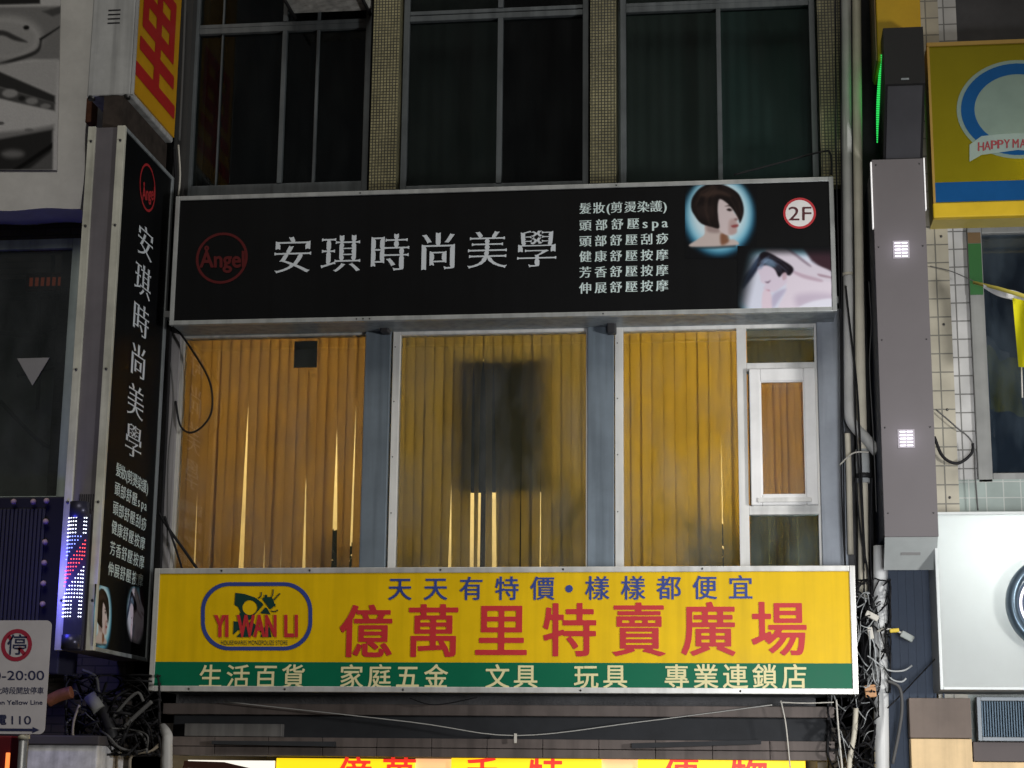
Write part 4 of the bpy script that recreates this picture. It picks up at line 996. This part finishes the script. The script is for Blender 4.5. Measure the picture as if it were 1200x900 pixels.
for i, (pts, r, m, lab) in enumerate([
    ([(93, 826, -.7), (86, 848, -.7), (88, 868, -.7), (110, 870, -.7)], .010, mat('tan_cable', (.30, .26, .20), .5), 'pale curved cable hooking left of the cable knot'),
    ([(96, 785, -.7), (112, 793, -.7), (116, 812, -.68), (124, 840, -.66)], .012, mat('grey_cable', (.09, .09, .09), .6), 'grey cable arching above the pale tube stub'),
    ([(133, 840, -.7), (150, 820, -.7), (162, 812, -.7), (168, 822, -.7)], .012, MATS['grey_cable'], 'grey cable pointing up to the right out of the knot'),
    ([(146, 852, -.7), (160, 838, -.7), (178, 822, -.7)], .016, MATS['grey_cable'], 'thick dark cable slanting up towards the yellow sign corner'),
    ([(152, 900, -.6), (153, 888, -.6), (160, 883, -.6), (176, 881, -.6), (187, 872, -.6)], .012, MATS['tan_cable'], 'pale cable bending along the bottom below the yellow sign corner'),
    ([(206, 384, -.1), (225, 410, -.12), (246, 448, -.13), (247, 485, -.12), (228, 506, -.1), (212, 500, -.08), (206, 470, -.06)], .009, CABLE, 'black cable loop hanging over the leftmost lit window'),
    ([(186, 600, -.1), (198, 620, -.12), (216, 645, -.13), (232, 668, -.13)], .012, CABLE, 'black cable slanting to the lower left corner of the lit window'),
    ([(193, 605, -.12), (205, 640, -.14), (214, 668, -.14)], .009, CABLE, 'second thinner cable beside the slanting one at the lit window corner'),
    ([(204, 175, -.1), (206, 240, -.08), (200, 380, -.1), (196, 480, -.1), (190, 600, -.1), (187, 700, -.15)], .014, CABLE, 'thick black cable running down between the black projecting sign and the facade'),
    ([(209, 170, -.1), (211, 205, -.1), (209, 230, -.07)], .008, CABLE_W, 'thin pale cable behind the corner of the yellow box sign'),
    ([(199, 420, -.1), (203, 470, -.1), (197, 540, -.1), (196, 640, -.1)], .006, MATS['grey_cable'], 'thin grey cable on the left jamb of the lit window'),
    ([(217, 0, -.1), (214, 80, -.1), (210, 165, -.1)], .012, MATS['grey_cable'], 'grey cable running up beside the yellow box sign'),
    ([(860, 205, -.3), (905, 193, -.25), (962, 178, -.15), (973, 180, -.15), (974, 205, -.15)], .008, CABLE, 'black cable rising over the top right corner of the black signboard'),
    ([(1040, 425, -.2), (1041, 520, -.2)], .006, CABLE_W, 'unseen'),
]):
    if lab != 'unseen': wire(pts, r, m, lab)

# ================================================================== RIGHT: gap, pipes, projecting column sign
gp = MB().box(XR + .1, P(1100, 500, .5).x, .45, .6, 0, ZTOP + 1)
tag(gp.build('gap_wall', mat('dark_gap_wall', (.04, .04, .045), .8, var=.4)), 'dark recessed wall behind the drain pipes between the two buildings', 'wall')
conduit([(1003, -40, -.10), (1004, 100, -.10), (1006, 300, -.12), (1008, 420, -.12), (1011, 560, -.12), (1012, 700, -.12)], .040, PVC, 'long cream drain pipe nearest the grey projecting column')
conduit([(991, -40, -.16), (992, 100, -.16), (994, 300, -.16), (995, 420, -.16), (995.5, 478, -.16), (997, 492, -.16), (1004, 503, -.165), (1014, 513, -.17), (1028, 530, -.18)], .042, PVC_G, 'grey drain pipe with an elbow bending right beside the lit windows')
conduit([(993, 508, -.13), (995, 560, -.13), (997, 650, -.14)], .022, PVC, 'thin cream pipe below the elbow')
conduit([(1032, 640, -.2), (1032, 760, -.2), (1033, 860, -.2), (1034, 990, -.2)], .055, mat('white_pipe', (.62, .63, .63), .4, streak=.25), 'white drain pipe running down through the cable knot at lower right')
b = MB(); pp = P(1011, 545, -.13); b.tube([pp + Vector((0, 0, .12)), pp - Vector((0, 0, .14))], .052, 16, False); b.tube([P(1003, 545, -.13) , P(1011, 545, -.13)], .035, 10, False)
tag(b.build('pipe_coupling', mat('coupling', (.42, .44, .45), .5, var=.3)), 'grey coupling with a branch on the cream drain pipe under the elbow', 'pipe')
b = MB(); pp = P(1012, 558, -.13); b.tube([pp + Vector((0, 0, .02)), pp - Vector((0, 0, .02))], .056, 16, False); tag(b.build('pipe_clamp', BLACKM), 'black clamp at the lower end of the grey coupling', 'clamp')
b = MB(); pp = P(994, 322, -.16); b.tube([pp + Vector((0, 0, .012)), pp - Vector((0, 0, .012))], .046, 16, False); tag(b.build('pipe_joint', PVC), 'thin joint ring on the grey drain pipe beside the black signboard', 'pipe')
rc = random.Random(31)
cabs = [([(985, 0), (986, 200), (986.5, 360), (988, 520), (991, 700)], .007), ([(998, 0), (999, 180), (1001, 330), (1002, 480), (1010, 600), (1013, 700)], .006), ([(991, 335), (997, 390), (1004, 450), (1008, 520), (1011, 600), (1014, 660)], .0075),
        ([(979, 0), (980, 190), (985, 400), (986, 560), (990, 660)], .006), ([(1018, 330), (1021, 380), (1019, 430), (1024, 520), (1027, 600)], .004), ([(1003, 560), (1008, 620), (1018, 680), (1016, 740)], .007), ([(1022, 560), (1020, 640), (1022, 720), (1016, 760)], .006)]
labs = ['black cable between the signboard edge and the grey drain pipe', 'black cable running over the two drain pipes from the top', 'black cable crossing from the grey pipe to the coupling', 'dark cable tight along the right edge of the tiled pier', 'thin pale string hanging in the gap beside the grey column', 'black cable curving below the coupling to the lower knot', 'black cable hanging left of the white lower pipe']
for (pts, r), lab in zip(cabs, labs): wire([(x, y, -.25) for x, y in pts], r, CABLE if r > .005 else MATS['grey_cable'], lab)
wire([(984, 545, -.28), (1000, 531, -.28), (1018, 530, -.28)], .006, CABLE_W, 'white cable tie around the pipes just under the elbow')
GC_ = mat('pale_cable', (.40, .42, .43), .5)
tangle(1018, 745, 24, 62, -.3, 60, .0048, CABLE, 'knot of black cables over the white pipe right of the yellow sign', 8)
tangle(1012, 750, 18, 52, -.36, 34, .0036, GC_, 'pale thin cables tangled right of the yellow sign', 9)
tangle(1000, 860, 28, 48, -.3, 40, .0065, CABLE, 'drooping black cables below the right corner of the yellow sign', 10)
tangle(1000, 855, 24, 48, -.34, 12, .004, GC_, 'few pale cables below the right corner of the yellow sign', 13)
for pts, r, m, lab in [
    ([(1022, 772, -.4), (1040, 785, -.4), (1058, 786, -.4), (1069, 780, -.4)], .007, GC_, 'upper pale cable end curling right of the white pipe'),
    ([(1038, 785, -.4), (1045, 796, -.4), (1056, 799, -.4), (1062, 795, -.4)], .007, GC_, 'lower short pale cable end curling right of the white pipe'),
    ([(1040, 798, -.4), (1054, 806, -.4), (1057, 830, -.4), (1053, 860, -.4), (1046, 895, -.4)], .012, mat('grey_cable', (.09, .09, .09), .6), 'grey cable bundle arching down right of the white pipe'),
    ([(1003, 830, -.4), (1001, 860, -.4), (996, 890, -.4), (994, 930, -.4)], .020, PVC, 'cream flexible cable below the yellow sign right corner'),
    ([(980, 820, -.45), (983, 860, -.45), (990, 930, -.45)], .007, CABLE_W, 'thin white cable hanging straight from the yellow sign corner'),
    ([(1040, 830, -.4), (1060, 810, -.35), (1098, 770, -.3)], .005, CABLE, 'thin dark cable rising towards the white round sign'),
]: wire(pts, r, m, lab)
for (px, py, w_, h_, ang, m, lab) in ((1022, 722, .10, .045, -.5, CABLE_W, 'small white cable connector above the knot'), (1063, 746, .10, .05, -.5, mat('clear_connector', (.30, .33, .32), .4), 'greyish connector at the end of the yellow taped cable'), (1048, 739, .07, .03, .1, mat('yellow_tape', (.65, .48, .06), .5), 'yellow taped cable joint beside the white pipe'), (1020, 810, .08, .09, .1, mat('orange_block', (.55, .30, .15), .5), 'small orange terminal block on the cables right of the green band'), (1020, 742, .04, .09, .15, CABLE_W, 'white taped plug in the middle of the cable knot')):
    p = P(px, py, -.42); b = MB().box(-w_ / 2, w_ / 2, -.02, .02, -h_ / 2, h_ / 2, .008); bmesh.ops.rotate(b.bm, verts=b.bm.verts[:], cent=(0, 0, 0), matrix=Matrix.Rotation(-ang, 3, 'Y')); bmesh.ops.translate(b.bm, verts=b.bm.verts[:], vec=p)
    tag(b.build('cable_connector', m), lab, 'connector', 'connectors in the cable knot')
wire([(1028, 740, -.42), (1040, 737, -.42), (1058, 742, -.42)], .008, CABLE_W, 'pale cable carrying the yellow taped joint')

# grey projecting column sign
Yg = -.72
xg0, xg1, zg0, zg1 = RECT(1029, 186, 1091, 629, Yg)
cg = thing('projecting_sign', ((xg0 + xg1) / 2, .1, zg0), 'plain grey narrow projecting column with two lit louvre lamps', 'sign')
GREYC = mat('warm_grey_panel', (.135, .124, .130), .5, .05, var=.06, scale=2)
MB().box(xg0, xg1, Yg, Yg + .02, zg0, zg1, .004).build('face', GREYC, cg)
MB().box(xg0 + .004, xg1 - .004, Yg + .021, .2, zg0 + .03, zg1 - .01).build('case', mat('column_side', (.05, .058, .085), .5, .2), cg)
zf = P(1066, 668, Yg + .22).z; cf = [Vector((xg0 + .004, Yg + .021, zg0 + .001)), Vector((xg1 - .004, Yg + .021, zg0 + .001)), Vector((xg1 - .004, Yg + .22, zf)), Vector((xg0 + .004, Yg + .22, zf))]
MB().prism(cf, (0, .05, .02)).build('foot_plate', mat('column_underside', (.36, .385, .385), .45), cg)
m_ = (cf[0] + cf[2]) / 2; e_ = (cf[3] - cf[0]).normalized(); n__ = Vector((1, 0, 0)).cross(e_).normalized(); n__ = n__ if n__.y < 0 else -n__
MB().prism([m_ + n__ * .004 + Vector((a_, 0, 0)) + e_ * b_ for a_, b_ in ((-.07, -.012), (.07, -.012), (.07, .012), (-.07, .012))], -n__ * .003).build('slot', mat('slot', (.25, .25, .25), .5), cg)
def trimz(px, py0, py1):
    _, _, a, b = RECT(px, py0, px, py1, Yg); return a, b
a, b2 = trimz(1024, 190, 268); MB().box(xg0 - .010, xg0 - .001, Yg - .012, Yg + .03, a, b2, .004).build('lit_edge_trim', emit('edge_white', (1, .97, .95), .55), cg)  # trim, no lamp: the light it catches is put in as emission
a, b2 = trimz(1087, 185, 246); MB().box(xg1 + .001, xg1 + .009, Yg - .012, Yg + .03, a, b2, .004).build('lit_edge_trim', emit('edge_white', (1, .97, .95), .55), cg)  # right-hand trim, its caught light also put in as emission
screws(cg, [(x, zg0 + (zg1 - zg0) * k) for k in (.06, .28, .51, .76, .985) for x in (xg0 + .03, xg1 - .03)], Yg - .001, .007)
for (px, py) in ((1056, 292.5), (1062, 514)):
    c = P(px, py, Yg); lv = MB()
    lo = MB().box(c.x - .062, c.x + .062, Yg - .004, Yg - .0005, c.z - .07, c.z + .07, .001).build('louvre_lamp', mat('louvre_frame', (.30, .28, .30), .5), cg)
    for i in range(5):
        for s in (-1, 1):
            zc = c.z + .052 - i * .026; lv.box(c.x + s * .026 - .021, c.x + s * .026 + .021, Yg - .008, Yg - .004, zc - .0045, zc + .0035, .001)
    lv.build('lit_slots', emit('lamp_white', (.86, .82, 1), 1.7), lo)
    light_in('louvre_glow', (c.x, Yg - .08, c.z), 'POINT', .35, (.9, .85, 1), .04)

# dark LED box sign above it
xk0, xk1, _, _ = RECT(1036, 32, 1083, 98, Yg); zk0 = P(1060, 98, Yg).z; zk1 = P(1060, 32, Yg).z
ld = thing('led_box_sign', ((xk0 + xk1) / 2, .1, zk0), 'black projecting LED box with a green lit left side above the grey column', 'sign')
zl_ = P(1060, 187, Yg + .4).z
ldc = [(xk0, Yg, zk1), (xk0, Yg, zk0), (xk0, Yg + .4, zl_), (xk0, -.06, zl_), (xk0, -.06, zk1)]
MB().prism(ldc, (xk1 - xk0, 0, 0)).build('case', mat('black_case', (.012, .012, .013), .45), ld)
uo = Vector((0, -.003, -.003)); MB().prism([Vector((xk0 + .02, Yg + .012, zk0 - .012)) + uo, Vector((xk1 - .02, Yg + .012, zk0 - .012)) + uo, Vector((xk1 - .02, Yg + .39, zl_ + .01)) + uo, Vector((xk0 + .02, Yg + .39, zl_ + .01)) + uo], (0, .003, .003)).build('underside', mat('dull_under', (.075, .075, .085), .4, .2), ld)
MB().box((xk0 + xk1) / 2 - .03, (xk0 + xk1) / 2 + .03, Yg - .004, Yg + .001, zk0 + .03, zk0 + .045, .001).build('badge', ALU_D, ld)
gs = MB()
for i in range(40):
    py = 64 + i * 104 / 40; xl = 1033.2 - 4.6 * (py - 64) / 104; wv = 1.0 + 2.6 * math.sin(math.pi * (i + 1) / 42)
    gs.quad([PX(xl - wv, py, xk0 - .004), PX(xl, py, xk0 - .004), PX(xl, py + 1.9, xk0 - .004), PX(xl - wv, py + 1.9, xk0 - .004)])
gs.build('green_leds', emit('green_led', (.03, .75, .12), 1.1), ld)['kind'] = 'stuff'
light_in('green_glow', (xk0 - .25, -.8, zk0 + .2), 'POINT', .7, (.05, 1, .25), .15)
# yellow box sign at the top
Y5 = -.48
xy0, xy1, zy0, _ = RECT(1026, -80, 1078, 72, Y5)
tb = thing('projecting_sign', ((xy0 + xy1) / 2, .1, zy0), 'plain yellow box sign cut off by the top edge behind the LED box', 'sign')
MB().box(xy0, xy1, Y5, .0, zy0, zy0 + 1.6, .01).build('case', mat('dim_yellow_case', (.50, .30, .012), .5, var=.15), tb)
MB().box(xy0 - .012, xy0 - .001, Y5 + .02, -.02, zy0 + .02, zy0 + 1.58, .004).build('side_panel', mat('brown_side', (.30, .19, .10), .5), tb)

# ================================================================== RIGHT BUILDING
XRB = P(1092, 420, .1).x
rbd = thing('building', (XRB + 2, 1.2, 0), 'neighbouring building on the right with cream wall tiles and a blue grey window', 'building')
zr = lambda py, Y=.1, px=1150: P(px, py, Y).z
CT = tiles('cream_wall_tile', (.43, .40, .32), (.17, .165, .14), .175, .148, .006, .35, .12)
WT = tiles('white_wall_tile', (.50, .50, .50), (.16, .16, .155), .19, .148, .006, .35, .08)
GT = tiles('green_wall_tile', (.30, .36, .34), (.42, .45, .43), .13, .125, .005, .35, .15)
x_a, x_b = P(1084, 420, .0).x, P(1117, 420, .0).x; x_c = P(1139, 420, .14).x
MB().box(x_a, x_b, .0, .4, 0, ZTOP + 1).build('tiled_pier', CT, rbd)
MB().box(x_b + .001, x_c, .14, .4, 0, ZTOP + 1).build('tiled_jamb', WT, rbd)
XE = x_c + 4
MB().box(x_b + .002, XE, .10, .139, 0, zr(562, .1)).build('tiled_wall', GT, rbd)
MB().box(x_c + .001, XE, .18, .4, zr(275, .15), ZTOP + 1).box(x_c, XE, .18, .4, 0, zr(562, .15)).box(x_a, XE, 3, 3.2, 0, ZTOP + 1).build('wall', mat('dim_upper_wall', (.06, .06, .065), .8, var=.3), rbd)
zw0, zw1 = zr(566, .12), zr(266, .12)
f = MB().frame(x_c + .002, XE, zw0, zw1, .10, .20, .11, .05, .06, .075, .006).build('window', mat('window_metal', (.25, .255, .25), .4, .2, var=.15, streak=.2), rbd)
MB().box(x_c + .11, XE - .05, .15, .156, zw0 + .07, zw1 - .06).build('pane', glass('blue_glass', (.55, .62, .68), 1.0, .03, .30, (.13, .17, .21)), f)
MB().box(x_c + .05, XE, .30, .34, zw0, zw1).build('roller_blind', mat('slate_blind', (.065, .085, .11), .8, var=.2, scale=.8), f)
MB().box(x_c + .004, x_c + .105, .094, .099, zr(345, .09), zr(285, .09)).build('green_reflection', mat('green_reflection', (.03, .12, .035), .5), f)  # green reflection on the frame metal, put in as a coloured patch
MB().box(x_c + .004, x_c + .105, .094, .099, zr(284.5, .09), zr(272, .09)).build('brown_reflection', mat('brown_reflection', (.14, .09, .045), .5), f)  # brown end of the same reflection, also a coloured patch
bo = MB()
for px, py in ((1103, 277), (1106, 380), (1110, 480), (1113, 583)): p = P(px, py, -.002); bo.ball(p, .012, sub=1)
tag(bo.build('wall_bolts', SCREW), 'rusty bolts in a column on the cream tiled pier', 'bolts')
wire([(1095, 512, -.05), (1105, 535, -.06), (1122, 543, -.06), (1138, 532, -.03), (1140, 520, .0)], .012, CABLE, 'black cable loop hanging on the cream tiled pier')
wire([(1090, 312, -.05), (1115, 318, -.05), (1142, 330, -.05)], .004, MATS['grey_cable'], 'thin wire running from the grey column to the flag stick')
wire([(1097, 480, -.05), (1120, 500, -.05), (1140, 520, .0), (1143, 560, .0), (1146, 598, .0)], .006, MATS['grey_cable'], 'thin grey wire crossing the tiles below the loop')

# happy sign
Yh = -.34
x0, x1, z0, z1 = RECT(1090.5, 47, 1330, 250, Yh)
hp = thing('shop_sign', ((x0 + x1) / 2, .0, z0), 'yellow shop sign with a round blue badge on the upper right building', 'sign')
YV = mat('backlit_yellow', (.36, .31, .006), .4, var=.05, trans=.55)
MB().box(x0 + .02, x1 - .02, -.02, -.0, z0, z1).box(x0, x0 + .02, Yh + .01, 0, z0, z1).box(x1 - .02, x1, Yh + .01, 0, z0, z1).box(x0 + .02, x1 - .02, Yh + .01, -.021, z1 - .02, z1).box(x0 + .02, x1 - .02, Yh + .01, -.021, z0, z0 + .02).build('case', mat('sign_case', (.45, .36, .1), .5), hp)
MB().box(x0 + .01, x1 - .01, Yh, Yh + .006, z0 + .1, z1 - .01).build('panel', YV, hp)
fr = MB().box(x0 - .01, x1 + .01, Yh - .02, Yh + .05, z0 - .02, z0 + .10, .01); fr.build('bottom_trim', mat('amber_trim', (.62, .42, .02), .4, var=.15), hp)
MB().box(x0 - .005, x1, Yh - .012, Yh + .04, z1 - .025, z1 + .01, .005).box(x0 - .005, x0 + .015, Yh - .01, Yh + .04, z0 + .101, z1 - .026, .003).build('frame', mat('brown_trim', (.35, .22, .05), .5), hp)
shh = front_sheet(Yh)
BLV = mat('backlit_blue', (.01, .14, .42), .4, trans=.5); PALE = mat('backlit_pale', (.38, .52, .47), .4, trans=.5)
zb0 = shh.at(1140, 236)[1]; zb1 = shh.at(1140, 213)[1]
MB().box(x0 + .015, x1 - .015, Yh - .004, Yh - .001, zb0, zb1).build('blue_band', BLV, hp)
C0 = shh.at(1193, 128); rr = shh.at(1193, 128)[0] - shh.at(1121, 128)[0]
outer = [oval(C0, rr, rr * .93, 64)]
fill([oval(C0, rr, rr * .87, 64)], shh, .004, 'badge', PALE, hp)
MB().ring(shh.w(C0, .006), UX, UZ, rr * .93, rr * .71, 64, 1, .87).build('badge_ring', BLV, hp)
bn = [(1137, 190), (1139, 166), (1160, 158.5), (1193, 156), (1226, 158), (1247, 166), (1249, 190), (1240, 184), (1226, 178), (1193, 176), (1160, 179), (1148, 184)]
bn = [(1136, 170), (1150, 160), (1172, 157.5), (1193, 156.5), (1214, 157.5), (1236, 160), (1250, 170), (1252, 190), (1238, 181), (1193, 176), (1150, 182), (1136, 190)]
fill([pxpoly(shh, bn)], shh, .009, 'banner', mat('banner_pale', (.46, .58, .53), .4, trans=.4), hp)
tx = []
for i, ch in enumerate('HAPPY MART'):
    if ch == ' ': continue
    px = 1149.5 + i * 7.6 if i < 5 else 1190 + (i - 6) * 8.6
    u = (px - 1193) / 50; tx += word(ch, shh, (px - 3.7, 163.5 + 5 * u * u, px + 3.7, 173.8 + 5 * u * u), .03, .0)
letter(tx, shh, .012, 'banner_lettering', mat('banner_red', (.30, .05, .06), .5), hp)
light_in('sign_lamp', (P(1230, 190, Yh).x, -.12, P(1230, 185, Yh).z), 'POINT', 11, (.95, 1, .85), .15)

# round white sign
Yw = -.62
x0, x1, z0, z1 = RECT(1098.5, 599, 1400, 809, Yw)
ws = thing('shop_sign', ((x0 + x1) / 2, .0, z0), 'white glowing shop sign with a dark ring at the right edge', 'sign')
WV = mat('backlit_white', (.60, .625, .62), .35, var=.03, trans=.5)
MB().box(x0 + .02, x1 - .02, -.04, -.02, z0, z1).box(x0, x0 + .02, Yw + .01, -.02, z0, z1).box(x1 - .02, x1, Yw + .01, -.02, z0, z1).box(x0 + .02, x1 - .02, Yw + .01, -.041, z1 - .02, z1).box(x0 + .02, x1 - .02, Yw + .01, -.041, z0, z0 + .02).build('case', mat('white_case', (.6, .62, .64), .5), ws)
MB().box(x0 + .01, x1 - .01, Yw, Yw + .008, z0 + .01, z1 - .01).build('panel', WV, ws)
MB().frame(x0 - .006, x1, z0, z1, Yw - .012, Yw + .04, .022, bev=.004).build('frame', mat('pale_sign_frame', (.55, .58, .58), .4, .2), ws)
shw = front_sheet(Yw); C1 = shw.at(1231, 708); r1 = C1[0] - shw.at(1178, 708)[0]
cc_ = shw.w(C1, .06)
rg = MB()
NR_ = 64
for (ra, rb2, ya, yb2) in ((r1, r1 * .80, 0, 0),):
    prof = [(r1 * 1.0, 0), (r1 * 1.0, -.10), (r1 * .93, -.13), (r1 * .80, -.12), (r1 * .76, -.05), (r1 * .76, 0)]
    rings = [[rg.bm.verts.new(shw.w(C1, 0) + UX * math.cos(t) * q[0] + UZ * math.sin(t) * q[0] * 1.06 + UY * q[1]) for t in [i / NR_ * 2 * math.pi for i in range(NR_)]] for q in prof]
    for A, B in zip(rings, rings[1:]):
        for i in range(NR_): fce = rg.bm.faces.new((A[i], A[(i + 1) % NR_], B[(i + 1) % NR_], B[i])); fce.smooth = True
rg.build('ring', mat('ring_metal', (.10, .14, .18), .3, .6), ws)
MB().disc(shw.w(C1, .02), UX, UZ, r1 * .757).build('ring_plate', mat('ring_plate', (.07, .10, .14), .3, .3), ws)
MB().ring(shw.w(C1, .03), UX, UZ, r1 * .70, r1 * .64).build('inner_ring', emit('inner_ring', (.75, .72, .9), .8), ws)
light_in('sign_lamp', (P(1205, 640, Yw).x, -.12, P(1205, 640, Yw).z), 'AREA', 28, (1, 1, .98), .9, .5, (P(1215, 690, Yw).x, -2, P(1200, 690, Yw).z))

# flag on its stick
fl = thing('flag', P(1142, 332, -.3), 'yellow and white flag hanging from a pale slanted stick at the right edge', 'flag')
MB().tube([P(1141, 331, -.3), P(1170, 338, -.5), P(1230, 356, -.9)], .012, 8, False, r2=.018).build('stick', mat('yellow_stick', (.70, .60, .12), .5), fl)
ww = MB(); n = 14; top = []; bot = []
for i in range(n + 1):
    t_ = i / n; px = 1152 + t_ * 70
    top.append(ww.bm.verts.new(P(px, 333 + t_ * 17 + 1.5 * math.sin(t_ * 9), -.42 - .3 * t_ + .02 * math.sin(t_ * 14)))); bot.append(ww.bm.verts.new(P(px + 1, 337.5 + t_ * 32 + 2 * math.sin(t_ * 8), -.42 - .3 * t_ + .03 * math.sin(t_ * 12 + 1))))
for i in range(n): fc = ww.bm.faces.new((top[i], bot[i], bot[i + 1], top[i + 1])); fc.smooth = True
ww.build('white_cloth', mat('white_cloth', (.78, .78, .80), .8, trans=.2), fl)
yw = MB(); NX, NZ = 12, 12; g_ = []
for j in range(NZ + 1):
    v = j / NZ; rowv = []
    for i in range(NX + 1):
        u = i / NX; rowv.append(yw.bm.verts.new(P(1186.5 + u * 50 + v * 7, 349 + u * 12 + v * (81 - u * 10), -.62 - .1 * u + .03 * math.sin(u * 9 + v * 3))))
    g_.append(rowv)
for j in range(NZ):
    for i in range(NX): fc = yw.bm.faces.new((g_[j][i], g_[j + 1][i], g_[j + 1][i + 1], g_[j][i + 1])); fc.smooth = True
yw.build('yellow_cloth', mat('yellow_cloth', (.80, .74, .01), .7, trans=.2), fl)
MB().tube([P(1197, 430, -.62), P(1198, 466, -.62)], .006, 6).build('tassel', CABLE_W, fl)

# lower right: board, louvre, recess
x0, x1, z0, z1 = RECT(1068, 818, 1141, 990, -.35)
zm = P(1104, 865, -.35).z
bk = thing('wooden_board', ((x0 + x1) / 2, -.2, z0), 'brown wooden board with a bright lower half below the white round sign', 'board')
MB().box(x0, x1, -.35, -.2, zm, z1, .006).build('upper_panel', mat('brown_wood', (.17, .135, .115), .6, var=.2, streak=.15), bk)
MB().box(x0 + .004, x1 - .002, -.34, -.2, z0, zm - .004, .006).build('lower_panel', mat('tan_wood', (.68, .50, .28), .5, var=.15, streak=.2), bk)
x0, x1, z0, z1 = RECT(1145, 817, 1300, 869, -.3)
lo = thing('vent_grille', ((x0 + x1) / 2, -.1, z0), 'dark blue louvred grille in a grey frame below the white round sign', 'grille')
MB().frame(x0, x1, z0, z1, -.32, -.2, .03, bev=.004).build('frame', mat('grille_frame', (.18, .20, .22), .4, .3), lo)
MB().box(x0 + .02, x1 - .02, -.26, -.2, z0 + .02, z1 - .02).build('back', mat('grille_back', (.02, .035, .05), .6), lo)
sl2 = MB()
for i in range(46): xq = x0 + .035 + i * (x1 - x0 - .07) / 46; sl2.box(xq, xq + .008, -.30, -.262, z0 + .032, z1 - .032)
sl2.build('slats', mat('grille_slat', (.08, .12, .16), .4, .3), lo)
x0, x1, z0, z1 = RECT(1141, 870, 1330, 893, -.3)
b = MB().box(x0, x1, -.28, -.1, z0, z1, .006); tag(b.build('beam', mat('brown_beam', (.10, .085, .085), .6)), 'dark brown beam under the louvred grille', 'beam')
x0, x1, z0, z1 = RECT(1141, 893.5, 1330, 990, -.3)
b = MB().box(x0, x1, -.27, -.1, z0, z1, .006); tag(b.build('fascia', MATS['tan_wood']), 'tan fascia strip at the bottom right corner under the beam', 'fascia')
x0, x1, z0, z1 = RECT(1040, 600, 1100, 990, -.1)
rcs = MB().box(x0, x1 - .02, -.1, -.03, 0, z1)
for i in range(7): xq = x0 + .04 + i * .06; rcs.box(xq, xq + .012, -.112, -.1, 0, z1)
tag(rcs.build('recess_panel', mat('navy_panel', (.06, .08, .12), .6, var=.25)), 'dark navy ribbed panel in the recess under the grey column', 'panel')
